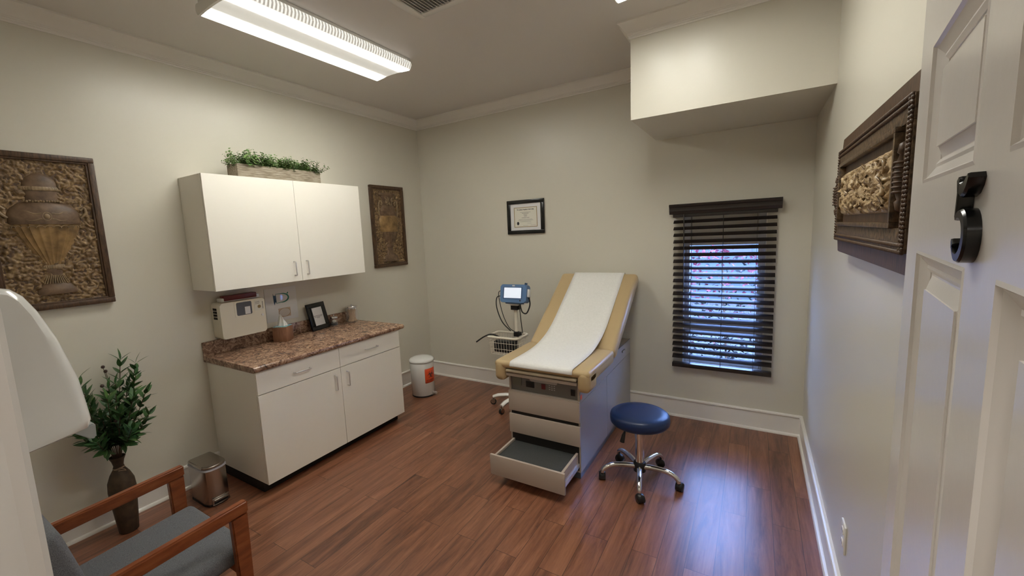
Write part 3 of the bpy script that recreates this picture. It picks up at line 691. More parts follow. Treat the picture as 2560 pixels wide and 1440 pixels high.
def rope(b, p, q, r, pitch, x):
    p, q = Vector(p), Vector(q); L = (q-p).length; n = int(L/pitch)
    for k in range(n):
        c = p+(q-p)*((k+.5)/n); b.sphere((x, c.x, c.y), r, 8, (1, 1.0, 1.0))
for dz in (.058, .074):
    rope(b, (y0+.06, z1-dz), (y1-.04, z1-dz), .0062, .0105, W_-.053); rope(b, (y0+.06, z0+dz), (y1-.04, z0+dz), .0062, .0105, W_-.053)
for dy in (.062, .080): rope(b, (y0+dy, z0+.06), (y0+dy, z1-.06), .0058, .0105, W_-.053)
rope(b, (y1-.042, z0+.06), (y1-.042, z1-.06), .0062, .011, W_-.053)
part('beaded_border', b, m_brown, cp, smooth=2)
b = B()
for yy, sg_ in ((y0+.125, 1), (y1-.020, 1)):   # turned end ornaments
    b.lathe([(.002, -.085), (.009, -.08), (.012, -.06), (.007, -.055), (.014, -.03), (.016, 0), (.014, .03), (.007, .055), (.012, .06), (.009, .08), (.002, .085)], (W_-.050, yy, (z0+z1)/2), 14)
    for k in range(-3, 4): b.tube([(W_-.050+.016*cos(q), yy+.016*sin(q), (z0+z1)/2+k*.012) for q in [2*pi*i/12 for i in range(12)]], .003, 5, closed=True)
part('side_ornament', b, m_brown, cp, smooth=2)
def carve(u, v):
    y = -2.405+(u)*(.765); z = 1.700+v*.170
    e = min(u, 1-u)*9; e2 = min(v, 1-v)*4.5; edge = min(1, max(0, min(e, e2)))**.5
    p = Vector((y*19, z*19, 1.7)); w = Vector((noise.noise(p), noise.noise(p+Vector((9, 0, 0))), 0))
    q = p*1.0+w*2.2; h = 1-abs(noise.noise(q))*2.6; h2 = 1-abs(noise.noise(q*2.1+Vector((5, 2, 1))))*2.2
    return Vector((W_-.040-edge*(.006+.017*max(0, h)+.009*max(0, h2)), y, z))
part('gilded_carving', B().grid(190, 60, carve), m_gildc, cp, smooth=3, label='gilded scrolled leaf carving')
def carve_scroll():
    b = B(); rnd = random.Random(4)
    for k in range(9):
        for s in (-1, 1):
            cy_ = -2.34+k*.080; cz_ = 1.785+s*.038; r = .023; d = rnd.choice((-1, 1))
            pts = [(W_-.062+.006*(i/18), cy_+d*r*(1-i/26)*cos(i*.42+k), cz_+r*(1-i/26)*sin(i*.42+k)) for i in range(19)]
            b.tube(pts, [.0062*(1-i/30) for i in range(19)], 7)
    for k in range(40):
        c = Vector((W_-.060, rnd.uniform(-2.37, -1.68), rnd.uniform(1.72, 1.835))); a = rnd.uniform(0, 6.28)
        leafmesh(b, c, (-.25, cos(a), sin(a)), .030, .018, up=(-1, 0, 0), n=4, curl=-.2, fold=-.3)
    return b
part('scrolls', carve_scroll(), m_gildc, cp, smooth=2)
# outlet
ol = thing('wall_outlet', 'white electrical outlet low on the right wall', 'outlet', (W_, -1.79, .37))
part('cover_plate', B().box((W_-.007, -1.846, .310), (W_, -1.766, .432), .002), m_white, ol)
for zz in (.345, .397):
    s = part('socket', B().prism(rrect(-1.824, -1.788, zz-.015, zz+.015, .010), (W_-.0065, 0, 0), (0, 1, 0), (0, 0, 1), (-.003, 0, 0)), m_white, ol)
    part('socket_slots', B().box((W_-.0099, -1.815, zz-.005), (W_-.0092, -1.812, zz+.006)).box((W_-.0099, -1.800, zz-.005), (W_-.0092, -1.797, zz+.006)), m_dark, s)

# ------------------------------------------------------------------ diploma
dg_ = thing('framed_diploma', 'black framed university diploma hanging on the back wall', 'framed diploma', (1.383, 0, 1.85))
x0, x1, z0, z1 = 1.173, 1.592, 1.678, 2.022
b = B()
for lo, hi in (((x0, z0), (x1, z0+.038)), ((x0, z1-.038), (x1, z1)), ((x0, z0+.038), (x0+.038, z1-.038)), ((x1-.038, z0+.038), (x1, z1-.038))):
    b.box((lo[0], -.024, lo[1]), (hi[0], -.001, hi[1]), .004)
part('picture_frame', b, m_black, dg_)
part('mat_board', B().box((x0+.03, -.012, z0+.03), (x1-.03, -.006, z1-.03)), m_paperw, dg_, smooth=0)
dx0_, dx1_, dz0, dz1 = x0+.078, x1-.078, z0+.068, z1-.074
part('diploma_border', B().box((dx0_, -.0125, dz0), (dx1_, -.012, dz1)), m_gold, dg_, smooth=0)
part('diploma_sheet', B().box((dx0_+.007, -.0130, dz0+.006), (dx1_-.007, -.0125, dz1-.006)), m_cream, dg_, smooth=0)
DMx = lambda x, z: basis((x, -.0133, z), (1, 0, 0), (0, 0, 1))
cx = (x0+x1)/2
text('diploma_title', 'The Johns Hopkins University', .0160, m_ink, dg_, DMx(cx, dz1-.024))
b = B()
for i, (dz, L) in enumerate(((.050, .115), (.060, .075), (.072, .045), (.082, .04), (.093, .03), (.105, .085), (.122, .155), (.133, .172), (.146, .125))):
    x = cx-L/2; th = .0034 if i in (1, 3, 5) else .0024
    while x < cx+L/2:
        w = random.uniform(.004, .013); b.box((x, -.0134, dz1-dz-th), (min(x+w, cx+L/2), -.0130, dz1-dz)); x += w+.0022
for xx, zz, L in ((cx+.02, .164, .045), (cx-.03, .186, .055), (cx+.058, .184, .055)):
    b.tube([(xx+L*t/14, -.0132, dz1-zz+.0025*sin(t*2.1)) for t in range(15)], .0006, 4)
part('diploma_lines', b, m_ink, dg_, smooth=0)
part('seal', B().prism(ngon(.0135, 24, dx0_+.045, dz0+.040, ry=.017), (0, -.0131, 0), (1, 0, 0), (0, 0, 1), (0, -.0008, 0)), m_ink, dg_, label='dark oval seal')

# ------------------------------------------------------------------ window, glass, blind
wn = thing('window_1', None, None, ((WX0+WX1)/2, .06, WZ0), kind='structure')
m_wframe = mat('window frame paint', (.72, .72, .72), .3)
b = B()
gx0, gx1 = WX0+.045, WX1-.055
b.box((WX0, .045, WZ0), (gx0, .11, WZ1), .002).box((gx1, .045, WZ0), (WX1, .11, WZ1), .002).box((gx0, .045, WZ0), (gx1, .11, WZ0+.03), .002)
b.box((gx0, .05, .765), (gx1, .10, .885), .003).box((gx0, .045, WZ1-.03), (gx1, .11, WZ1))
for x in (WX0+.010, WX0+.024): b.box((x, .035, WZ0), (x+.007, .05, 1.515), .001)
for x in (WX1-.018, WX1-.034): b.box((x, .035, WZ0), (x+.007, .05, 1.515), .001)
part('window_frame', b, m_wframe, wn)
part('header_panel', B().box((gx0, .05, 1.515), (gx1, .10, WZ1-.03), .002), m_wall, wn)
part('upper_pane', B().box((gx0, .072, .885), (gx1, .076, 1.515)), mat('window glass', (1, 1, 1), 0, trans=1, ior=1.1), wn, smooth=0)
part('lower_pane', B().box((gx0, .072, WZ0+.03), (gx1, .076, .765)), bpy.data.materials['window glass'], wn, smooth=0)
part('reveal', B().box((WX0, 0.001, WZ0), (WX0+.006, .045, WZ1)).box((WX1-.006, .001, WZ0), (WX1, .045, WZ1)).box((WX0, .001, WZ0), (WX1, .045, WZ0+.006)), m_trim, wn, smooth=0)
bl = thing('window_blind', 'dark brown wooden venetian blind covering the window', 'window blind', (3.147, 0, .46))
vp = [(0, 1.862), (-.090, 1.862), (-.094, 1.855), (-.094, 1.846), (-.088, 1.840), (-.080, 1.832), (-.080, 1.815), (-.074, 1.806), (-.074, 1.795), (-.066, 1.787), (0, 1.787)]
vp = [(0, 1.862), (-.088, 1.862), (-.094, 1.852), (-.090, 1.842), (-.082, 1.836), (-.078, 1.820), (-.078, 1.806), (-.072, 1.796), (-.068, 1.782), (-.060, 1.780), (-.060, 1.800), (0, 1.80)]
part('valance', B().prism([(a, z) for a, z in vp], (2.758, -.001, 0), (0, 1, 0), (0, 0, 1), (.780, 0, 0)), m_espresso, bl, smooth=.4)
part('head_rail', B().box((2.785, -.058, 1.755), (3.512, -.004, 1.80), .002), m_espresso, bl)
sp_ = (1.713-.557)/21
def slat(z, tilt, name='slat', d=.050, parent=bl):
    u = Vector((0, cos(tilt), sin(tilt)))    # room edge is the lower one
    v = Vector((0, -sin(tilt), cos(tilt))); o = Vector((2.788, -.034, z))
    pf_ = [(-d/2, -.0012), (-d/4, .0008), (0, .0016), (d/4, .0008), (d/2, -.0012), (d/2, .0014), (d/4, .0036), (0, .0044), (-d/4, .0036), (-d/2, .0014)]
    return part(name, B().prism(pf_, o, u, v, (.722, 0, 0)), m_espresso, parent, smooth=.6)
for k in range(22):
    z = 1.718-k*sp_; tilt = radians(30)
    if 14 <= k <= 16: tilt = radians(38)
    slat(z, tilt)
part('bottom_rail', B().box((2.788, -.062, .470), (3.510, -.008, .505), .003), m_espresso, bl)
b = B()
for x in (2.925, 3.155, 3.385):
    for y in (-.061, -.008): b.tube([(x, y, .50), (x, y, 1.76)], .0012, 5)
    b.tube([(x, -.034, .50), (x, -.034, 1.76)], .0010, 5)
part('ladder_cords', b, m_blackp, bl)
part('tilt_wand', B().tube([(2.872, -.080, 1.78), (2.874, -.080, 1.14)], .0045, 8).sphere((2.874, -.080, 1.13), .007, 8), m_espresso, bl)

# ------------------------------------------------------------------ outdoors
struct('ground_outside', B().box((-10, .3, -.45), (16, 30, -.4)), noise_mat('garden ground', [(.35, (.01, .01, .01)), (.6, (.10, .10, .10))], 26, 6, .9), smooth=0)
def hedge(name, label, x0, x1, y0, y1, z0, z1, n, col, fl, seed):
    rnd = random.Random(seed); t = thing(name, label, 'shrub', ((x0+x1)/2, (y0+y1)/2, -.4))
    b = B(); bf = B()
    for k in range(n):
        p = Vector((rnd.uniform(x0, x1), rnd.uniform(y0, y1), rnd.uniform(z0, z1))); p.z += .05*sin(p.x*5)
        d = Vector((rnd.uniform(-1, 1), rnd.uniform(-1, .5), rnd.uniform(-.3, 1)))
        tgt = bf if (rnd.random() < fl*max(0, (p.z-z0)/(z1-z0)-.15)) else b
        leafmesh(tgt, p, d, rnd.uniform(.04, .08), rnd.uniform(.025, .045), n=2)
    part('foliage', b, col, t, smooth=0); part('blossoms', bf, m_pink, t, smooth=0, label='pink and red blossoms')
    b = B()
    for k in range(9): b.tube([(x0+(x1-x0)*(k+.5)/9, (y0+y1)/2, -.4), (x0+(x1-x0)*(k+.3)/9, (y0+y1)/2+.1, z1-.15)], .015, 6)
    part('stems', b, m_stem, t)
m_pink = noise_mat('pink blossom', [(.35, (.12, .008, .016)), (.6, (.20, .05, .07))], 3, 2, .6)
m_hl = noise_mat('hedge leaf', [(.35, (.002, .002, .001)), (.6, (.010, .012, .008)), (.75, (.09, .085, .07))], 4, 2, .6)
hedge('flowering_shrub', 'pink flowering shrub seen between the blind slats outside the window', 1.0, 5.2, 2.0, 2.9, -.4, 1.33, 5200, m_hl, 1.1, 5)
bd_ = thing('parked_trailer', 'pale blue grey siding wall seen outside behind the flowering shrub', 'outbuilding', (2.5, 9, -.4))
b = B().box((-4, 9, -.4), (9, 9.2, 2.4))
for k in range(14): b.box((-4, 8.985, -.3+k*.19), (9, 9.0, -.14+k*.19))
bd_.name = 'outbuilding'
part('siding', b, mat('pale siding', (.07, .085, .085), .6), bd_, smooth=0)
for k in range(4): part('siding_window', B().box((-1+k*1.7, 8.96, .9), (-.1+k*1.7, 8.99, 1.9)), m_win, bd_, smooth=0)

# ------------------------------------------------------------------ exam table
et = thing('exam_table', 'tan vinyl medical exam table with a raised back and drawers in its grey base', 'exam table', (2.155, -.75, 0))
ex0, ex1, ey0, ey1 = 1.888, 2.422, -1.365, -.030
b = B().box((ex0, ey0, .055), (ex1-.004, ey1, .560)).box((ex0, -1.20, .560), (ex1-.004, ey1, .672))
b.box((ex0, ey0, .56), (ex0+.012, -1.20, .70)).box((ex1-.016, ey0, .56), (ex1-.004, -1.20, .70))
part('base_cabinet', b, m_lamwarm, et, smooth=0)
for a, q, c, d in ((ey0, -.765, .058, .545), (-.759, ey1, .058, .545)):
    part('side_panel', B().box((ex1-.004, a, c), (ex1, q, d), .001), m_lamcool, et, smooth=0)
part('side_fascia', B().box((ex1-.004, ey0, .549), (ex1+.001, ey1, .675), .001), m_lamcool, et, smooth=0)
part('side_latch', B().box((ex1, -.86+.55, .615), (ex1+.010, -.86+.63, .630), .002), m_lamcool, et)
part('plinth', B().box((ex0+.03, ey0+.02, 0), (ex1-.012, ey1, .056)), mat('plinth blue grey', (.10, .12, .15), .3), et, smooth=0)
for zz0, zz1 in ((.416, .556), (.248, .390)):
    d = part('drawer_front', B().box((ex0-.001, -1.383, zz0), (ex1+.001, -1.366, zz1), .0025), m_lamwarm, et)
part('drawer_gap_shade', B().box((ex0+.012, -1.3665, .390), (ex1-.012, -1.3652, .416)).box((ex0+.012, -1.3665, .070), (ex1-.012, -1.3652, .248)), m_dark, et, smooth=0)  # dark sheets painting the shade of the drawer gap and step opening
st_ = part('step_drawer', B().box((1.885, -1.668, .066), (2.425, -1.650, .208), .0025).box((1.905, -1.650, .085), (1.920, -1.367, .196)).box((2.388, -1.650, .085), (2.404, -1.367, .196)).box((1.905, -1.65, .080), (2.404, -1.367, .094)), m_lamwarm, et)
part('step_tread', B().box((1.920, -1.650, .165), (2.388, -1.367, .182), .003), m_mat, st_, label='dark rubber step tread')
part('drawer_runner', B().box((2.404, -1.62, .098), (2.412, -1.367, .122)), m_nickel, st_, smooth=0)
part('tray_gap_shade', B().box((ex0, -1.362, .680), (ex1-.004, -.85, .737)), m_dark, et, smooth=0)  # near-black filler painting the shadow gaps around the tray bars
part('panel_seam_shade', B().box((ex1-.0045, ey0+.001, .058), (ex1-.0032, ey1-.001, .60)), m_dark, et, smooth=0)  # dark backing strip that paints shade into the side panel seams
# control panel recess
part('control_panel', B().box((1.902, -1.352, .562), (2.408, -1.340, .680)), mat('control panel grey', (.17, .16, .15), .4), et, smooth=0)
part('front_shelf', B().box((ex0, -1.383, .556), (ex1, -1.20, .564)), m_lamwarm, et, smooth=0)
b = B().box((2.02, -1.358, .60), (2.085, -1.352, .645), .002); part('power_socket', b, m_blackp, et)
part('rocker_switch', B().box((2.140, -1.358, .602), (2.170, -1.352, .640), .002), m_maroon, et)
part('outlet_inlet', B().box((2.355, -1.358, .590), (2.385, -1.352, .635), .002), m_blackp, et)
part('speculum_tray', B().prism(rrect(2.06, 2.27, .655, .690, .012), (0, -1.378, 0), (1, 0, 0), (0, 0, 1), (0, .1, 0), .003), mat('tray grey', (.42, .40, .38), .4), et)
b = B()
for k in range(3):
    for i in range(3): b.box((2.195+i*.018, -1.3528, .605+k*.014), (2.205+i*.018, -1.352, .608+k*.014))
part('panel_markings', b, m_paperw, et, smooth=0)
part('side_box', B().box((1.915, -1.362, .605), (1.985, -1.352, .665), .003), mat('grey green plastic', (.16, .16, .13), .5), et)
part('upper_tray_front', B().box((1.889, -1.420, .712), (2.418, -1.36, .734), .009, 3), m_tanplastic, et)
part('lower_tray_front', B().box((1.889, -1.408, .682), (2.418, -1.36, .704), .003), m_lamwarm, et)
part('stirrup_socket', B().box((2.425, -1.40, .640), (2.455, -1.36, .700), .006), m_tanplastic, et)
part('warning_label', B().box((2.4235, -1.360, .572), (2.4245, -1.330, .602)), m_orange, et, smooth=0)
# seat cushion
CX0, CX1 = 1.800, 2.510
def cushion(b, lo, hi, bev, mx=None): b.box(lo, hi, bev, 5, mx)
b = B(); cushion(b, (CX0, -1.425, .738), (CX1, -.850, .792), .026)
for xa, xb in ((CX0, CX0+.088), (CX1-.088, CX1)): cushion(b, (xa, -1.425, .690), (xb, -.850, .791), .034); cushion(b, (xa, -1.429, .642), (xb, -1.260, .789), .036)
part('seat_cushion', b, m_vinyl, et, smooth=1.2)
# backrest cushion
ba = math.atan2(.505, .760); BL_ = .925
BM = basis((0, -.862, .782), (1, 0, 0), (0, cos(ba), sin(ba)))
b = B(); cushion(b, (CX0, 0, -.100), (CX1, BL_, 0), .034, BM)
part('back_cushion', b, m_vinyl, et, smooth=1.2)
part('back_board', B().box((CX0+.03, .03, -.112), (CX1-.03, BL_-.05, -.099), 0, 2, BM), mat('back board', (.30, .32, .34), .4), et, smooth=0)
for x in (2.0, 2.3): part('back_strut', B().tube([BM @ Vector((x, .5, -.11)), Vector((x, -.30, .672))], .012, 8), m_nickel, et)
# paper sheet
fr0 = BM @ Vector((0, .20, .004)); fr1 = BM @ Vector((0, BL_-.03, .004)); fr2 = BM @ Vector((0, BL_+.004, -.02)); fr3 = BM @ Vector((0, BL_+.005, -.07))
qb = lambda t: tuple((1-t)**2*a+2*t*(1-t)*b_+t*t*c for a, b_, c in zip((-1.16, .798), (-.842, .799), ((BM @ Vector((0, .31, .004))).y, (BM @ Vector((0, .31, .004))).z)))
path = [(-1.431, .762), (-1.431, .772), (-1.424, .788), (-1.400, .7965), (-1.28, .7975)]+[qb(t) for t in (0, .2, .4, .6, .8, 1)]+[(BM @ Vector((0, .45, .004)))[1:], (BM @ Vector((0, .68, .004)))[1:], (fr1.y, fr1.z), (fr2.y, fr2.z), (fr3.y, fr3.z)]
cv = bez([(0, p[0], p[1]) for p in path], 6)
b = B(); ny = len(cv)-1
def pap(u, v):
    p = cv[round(v*ny)]; x0_, x1_ = 1.934, 2.396
    w = .0015*noise.noise(Vector((u*5, v*11, 2)))
    return Vector((x0_+(x1_-x0_)*u, p.y-abs(w), p.z+abs(w)))
b.grid(12, ny, pap)
pp = part('paper_sheet', b, m_paper, et, smooth=2, label='white crinkled exam paper')
sol = pp.modifiers.new('thick', 'SOLIDIFY'); sol.thickness = .0008; sol.offset = 1

# ------------------------------------------------------------------ vital signs monitor stand
vs = thing('vital_signs_monitor', 'blue vital signs monitor on an ivory wheeled pole with wire basket behind the exam table', 'medical monitor', (1.45, -.42, 0))
c0 = Vector((1.45, -.42, 0))
part('pole', B().cyl(c0+Vector((0, 0, .09)), c0+Vector((0, 0, 1.0)), .0165), m_ivory, vs)
part('base_hub', B().lathe([(.045, .07), (.05, .08), (.045, .12), (.03, .135), (.018, .14)], c0, 24), m_white, vs)
for k in range(5):
    a = radians(199+72*k) if k != 1 else radians(257); a = radians([199, 258, 331, 43, 115][k]); d = Vector((cos(a), sin(a), 0)); e = c0+d*.262
    part('base_leg', B().tube([c0+Vector((0, 0, .10)), c0+d*.13+Vector((0, 0, .105)), c0+d*.21+Vector((0, 0, .098)), e+Vector((0, 0, .080))], [.022, .020, .019, .017], 8, sx=1.2), m_white, vs, smooth=.9)
    s = d.cross(Vector((0, 0, 1))); w = part('caster', B().cyl(e+Vector((0, 0, .029))-s*.010, e+Vector((0, 0, .029))+s*.010, .029), m_blackp, vs)
    part('caster_cover', B().cyl(e+Vector((0, 0, .036))-s*.014, e+Vector((0, 0, .036))+s*.014, .023).cyl(e+Vector((0, 0, .05)), e+Vector((0, 0, .08)), .007), m_steel, w)
# basket
bx = Vector((1.375, -.47, 0)); zt, zb = .715, .545
def bring(z, s, r, b, closed=True, n=8): b.tube([(bx.x+p[0]*s[0], bx.y+p[1]*s[1], z) for p in rrect(-.17, .17, -.115, .115, .035, 4)], r, n, closed=True)
b = B(); bring(zt, (1, 1), .011, b, n=10); part('basket_rim', b, m_ivory, vs, smooth=1)
b = B()
for z, s in ((.66, .95), (.60, .90), (zb, .84)): bring(z, (s, s), .0022, b, n=6)
for side in range(4):
    for k in range(10 if side < 2 else 7):
        t = (k+.5)/(10 if side < 2 else 7)*2-1
        p = {0: (t, -1), 1: (t, 1), 2: (-1, t), 3: (1, t)}[side]
        b.tube([(bx.x+p[0]*.16*(1 if side > 1 else .95)+0, bx.y+p[1]*.108, zt-.008), (bx.x+p[0]*.143*.98, bx.y+p[1]*.096, zb)], .0016, 5)
for k in range(5): b.tube([(bx.x-.120+k*.060, bx.y-.095, zb), (bx.x-.135+k*.034, bx.y+.095, zb)], .0018, 5)
part('wire_basket', b, m_ivory, vs)
part('basket_bracket', B().box((1.425, -.44, .70), (1.475, -.36, .735), .004).lathe([(.03, .735), (.03, .745), (.019, .75)], c0, 20), m_blackp, vs)
cf = solo('blood_pressure_cuff', B().box((1.255, -.545, .555), (1.465, -.40, .672), .022, 4), m_blackp, 'black blood pressure cuff lying in the wire basket of the monitor stand', 'blood pressure cuff', (1.36, -.47, .555))
# monitor
MA = radians(-2); mw, mh = .268, .170
MMx = basis((1.478, -.47, 1.125), (cos(MA+.10), sin(MA+.10), 0), (0.0, .26, 1)) 
uu = Vector((cos(.06), sin(.06), 0)); nn_ = Vector((.06, -1, .22)).normalized(); vv = nn_.cross(uu).normalized()
MMx = Matrix((uu, vv, nn_)).transposed().to_4x4(); MMx.translation = Vector((1.472, -.47, 1.125))
b = B().prism(rrect(-mw/2, mw/2, -mh/2, mh/2, .022), MMx @ Vector((0, 0, -.05)), uu, vv, nn_*.085, .008, 3)
b.box((-.085, -mh/2-.012, -.045), (.085, -mh/2+.01, .02), .006, 2, MMx)
part('monitor_housing', b, m_blueplastic, vs, smooth=.8)
part('bezel', B().box((-.104, -.052, .033), (.092, .062, .0362), .002, 2, MMx), mat('dark blue bezel', (.04, .08, .18), .3), vs)
part('screen', B().box((-.094, -.044, .035), (.082, .054, .0375), .001, 1, MMx), m_screen, vs, label='lit white screen')
part('power_button', B().prism(ngon(.007, 16, .075, -.066), MMx @ Vector((0, 0, .034)), uu, vv, nn_*.004), m_blackp, vs)
part('badge', B().box((-.012, .067, .034), (.014, .078, .0362), 0, 2, MMx), m_paperw, vs)
part('side_probe_holder', B().box((mw/2-.002, -.03, -.035), (mw/2+.016, .045, .015), .004, 2, MMx), m_white, vs)
part('connector', B().tube([MMx @ Vector((.105, .080, -.01)), MMx @ Vector((.108, .103, -.01))], .013, 12), m_navyp, vs)
part('mount_plate', B().box((1.405, -.462, 1.008), (1.500, -.385, 1.036), .003), m_white, vs)
part('mount_clamp', B().box((1.415, -.458, .965), (1.490, -.385, 1.008), .004), m_blackp, vs)
def cable(name, pts, r): part(name, B().tube(bez(pts, 8), r, 8), m_rubber, vs, smooth=1.5)
cable('cable', [(1.342, -.46, 1.145), (1.292, -.455, 1.135), (1.288, -.45, 1.06), (1.32, -.44, .90), (1.37, -.42, .78), (1.425, -.40, .735)], .0035)
cable('cable', [(1.340, -.47, 1.10), (1.270, -.46, 1.08), (1.262, -.46, .98), (1.31, -.45, .84), (1.39, -.43, .75)], .005)
cable('coiled_hose', [(1.612, -.45, 1.09), (1.622, -.46, 1.02), (1.590, -.47, .945), (1.545, -.47, .955), (1.520, -.46, 1.02), (1.505, -.44, 1.055)], .0065)
cable('cable', [(1.495, -.44, 1.03), (1.500, -.43, .95), (1.510, -.43, .83), (1.515, -.42, .735)], .004)
cable('probe', [(1.30, -.50, .70), (1.25, -.56, .735), (1.19, -.60, .715), (1.11, -.62, .66)], .007)

# ------------------------------------------------------------------ rolling stool
so = thing('rolling_stool', 'round blue-black vinyl rolling stool with chrome base, right of the exam table', 'stool', (2.758, -1.165, 0))
sc_ = Vector((2.758, -1.165, 0))
R_ = .188; sp0 = [(.02, .399), (.150, .399), (.176, .404), (.186, .416), (R_, .430), (R_, .452), (.183, .466), (.170, .476), (.13, .482), (.06, .484), (.004, .484)]
part('seat', B().lathe(sp0, sc_, 56), m_seat, so, smooth=1.2)
part('seat_mount', B().lathe([(.02, .360), (.045, .385), (.09, .392), (.11, .399), (.02, .3995)], sc_, 24), m_blackp, so)
part('gas_lift', B().cyl(sc_+Vector((0, 0, .09)), sc_+Vector((0, 0, .37)), .0275), m_chrome, so)
part('inner_piston', B().cyl(sc_+Vector((0, 0, .30)), sc_+Vector((0, 0, .385)), .031, .031), m_chrome, so)
part('height_lever', B().tube([sc_+Vector((-.02, -.02, .378)), sc_+Vector((-.075, -.075, .362)), sc_+Vector((-.082, -.088, .335)), sc_+Vector((-.09, -.095, .290))], [.005, .005, .012, .016], 10), m_blackp, so, smooth=1)
part('hub', B().lathe([(.030, .062), (.040, .066), (.042, .120), (.036, .128), (.025, .130)], sc_, 28), m_blackp, so)
for k in range(5):
    a = radians(-78+72*k); d = Vector((cos(a), sin(a), 0)); s = Vector((-d.y, d.x, 0))
    pts = bez([sc_+d*.035+Vector((0, 0, .100)), sc_+d*.10+Vector((0, 0, .110)), sc_+d*.17+Vector((0, 0, .112)), sc_+d*.215+Vector((0, 0, .100)), sc_+d*.243+Vector((0, 0, .078)), sc_+d*.250+Vector((0, 0, .058))], 5)
    lg = part('base_leg', B().tube(pts, [.0185-.005*i/(len(pts)-1) for i in range(len(pts))], 12), m_chrome, so, smooth=1.5)
    a2 = a+.5+k; f = Vector((cos(a2), sin(a2), 0)); q = Vector((-f.y, f.x, 0)); e = sc_+d*.250+f*.012
    w = part('caster', B().cyl(e+Vector((0, 0, .0262))-q*.021, e+Vector((0, 0, .0262))-q*.004, .026).cyl(e+Vector((0, 0, .0262))+q*.004, e+Vector((0, 0, .0262))+q*.021, .026), m_blackp, so, smooth=.6)
    hd = B()
    for i in range(9):
        pass
    hd.tube([e+q*t+Vector((0, 0, .030)) for t in (-.022, -.014, .014, .022)], [.022, .0285, .0285, .022], 20); hd.cyl(sc_+d*.25+Vector((0, 0, .045)), sc_+d*.25+Vector((0, 0, .066)), .010)
    part('caster_hood', hd, m_blackp, w, smooth=.9)

# ------------------------------------------------------------------ white step bin with biohazard label
bc_ = Vector((.362, -.592, 0))
wb = thing('pedal_bin', 'white round pedal bin with a red biohazard sticker in the corner', 'waste bin', tuple(bc_))
part('bin_body', B().lathe([(.118, .012), (.122, .016), (.127, .30), (.129, .366), (.126, .370)], bc_, 56), m_whitegloss, wb, smooth=1)
part('base_ring', B().lathe([(.119, .0005), (.124, .002), (.124, .013), (.119, .014)], bc_, 56), m_blackp, wb)
part('lid', B().lathe([(.128, .372), (.134, .376), (.135, .388), (.131, .398), (.115, .409), (.08, .418), (.04, .422), (.002, .423)], bc_, 56), m_whitegloss, wb, smooth=1)
# label direction faces the camera's right side
def on_cyl(a, z, r=.1285): return bc_+Vector((cos(a)*r, sin(a)*r, z))
la, lb = radians(-37), radians(24)
b = B(); b.grid(16, 4, lambda u, v: on_cyl(la+(lb-la)*u, .155+.155*v)); lab = part('biohazard_sticker', b, m_orange, wb, smooth=2, label='orange red biohazard sticker')
lab.modifiers.new('t', 'SOLIDIFY').thickness = .0006
def bend(b, cz, cm):
    for v in b.b.verts:
        x, y, z = v.co; a = cm+x/.1285; v.co = on_cyl(a, cz+y, .1290+z)
cm = (la+lb)/2
b = B()
for k in range(3):     # biohazard trefoil
    a0 = radians(90+120*k); c = Vector((.017*cos(a0), .017*sin(a0)))
    pts = []
    for i in range(19):
        q = a0+radians(-140+280*i/18+0); pts.append(Vector((c.x+.0165*cos(q+pi*0), c.y+.0165*sin(q), 0)))
    pts = [Vector((c.x+.0165*cos(a0+radians(28+304*i/20)), c.y+.0165*sin(a0+radians(28+304*i/20)), 0)) for i in range(21)]
    L = [p for p in pts]
    for i in range(20):
        w0 = .0012+.0042*sin(pi*i/20); w1 = .0012+.0042*sin(pi*(i+1)/20)
        n0 = (L[i]-Vector((c.x, c.y, 0))).normalized(); n1 = (L[i+1]-Vector((c.x, c.y, 0))).normalized()
        b.b.faces.new([b.b.verts.new(p) for p in (L[i]-n0*w0, L[i]+n0*w0*.3, L[i+1]+n1*w1*.3, L[i+1]-n1*w1)])
for i in range(24):
    a, a_ = 2*pi*i/24, 2*pi*(i+1)/24
    b.b.faces.new([b.b.verts.new((r*cos(t), r*sin(t), .0002)) for r, t in ((.013, a), (.0155, a), (.0155, a_), (.013, a_))])
b.xf(Matrix.Diagonal((1.25, 1.25, 1, 1))); bend(b, .243, cm); part('biohazard_symbol', b, m_ink, wb, smooth=0)
cu = bpy.data.curves.new('t', 'FONT'); cu.body = 'BIOHAZARD'; cu.size = .019; cu.align_x = 'CENTER'; cu.align_y = 'CENTER'
t_ = bpy.data.objects.new('t', cu); COL.objects.link(t_); dgp = bpy.context.evaluated_depsgraph_get(); dgp.update(); me = bpy.data.meshes.new_from_object(t_.evaluated_get(dgp)); bpy.data.objects.remove(t_)
b = B(); b.b.from_mesh(me); bend(b, .182, cm); part('sticker_text', b, m_ink, wb, smooth=0)
pa = radians(5); pd = Vector((cos(pa), sin(pa), 0)); ps = Vector((-pd.y, pd.x, 0))
part('pedal', B().tube([bc_+pd*.115+Vector((0, 0, .028)), bc_+pd*.15+Vector((0, 0, .035)), bc_+pd*.175+Vector((0, 0, .030))], [.012, .016, .014], 8, sx=1).box((-.014, .115, .010), (.014, .130, .050), .003, 2, basis(bc_, -ps, pd)), m_nickel, wb)

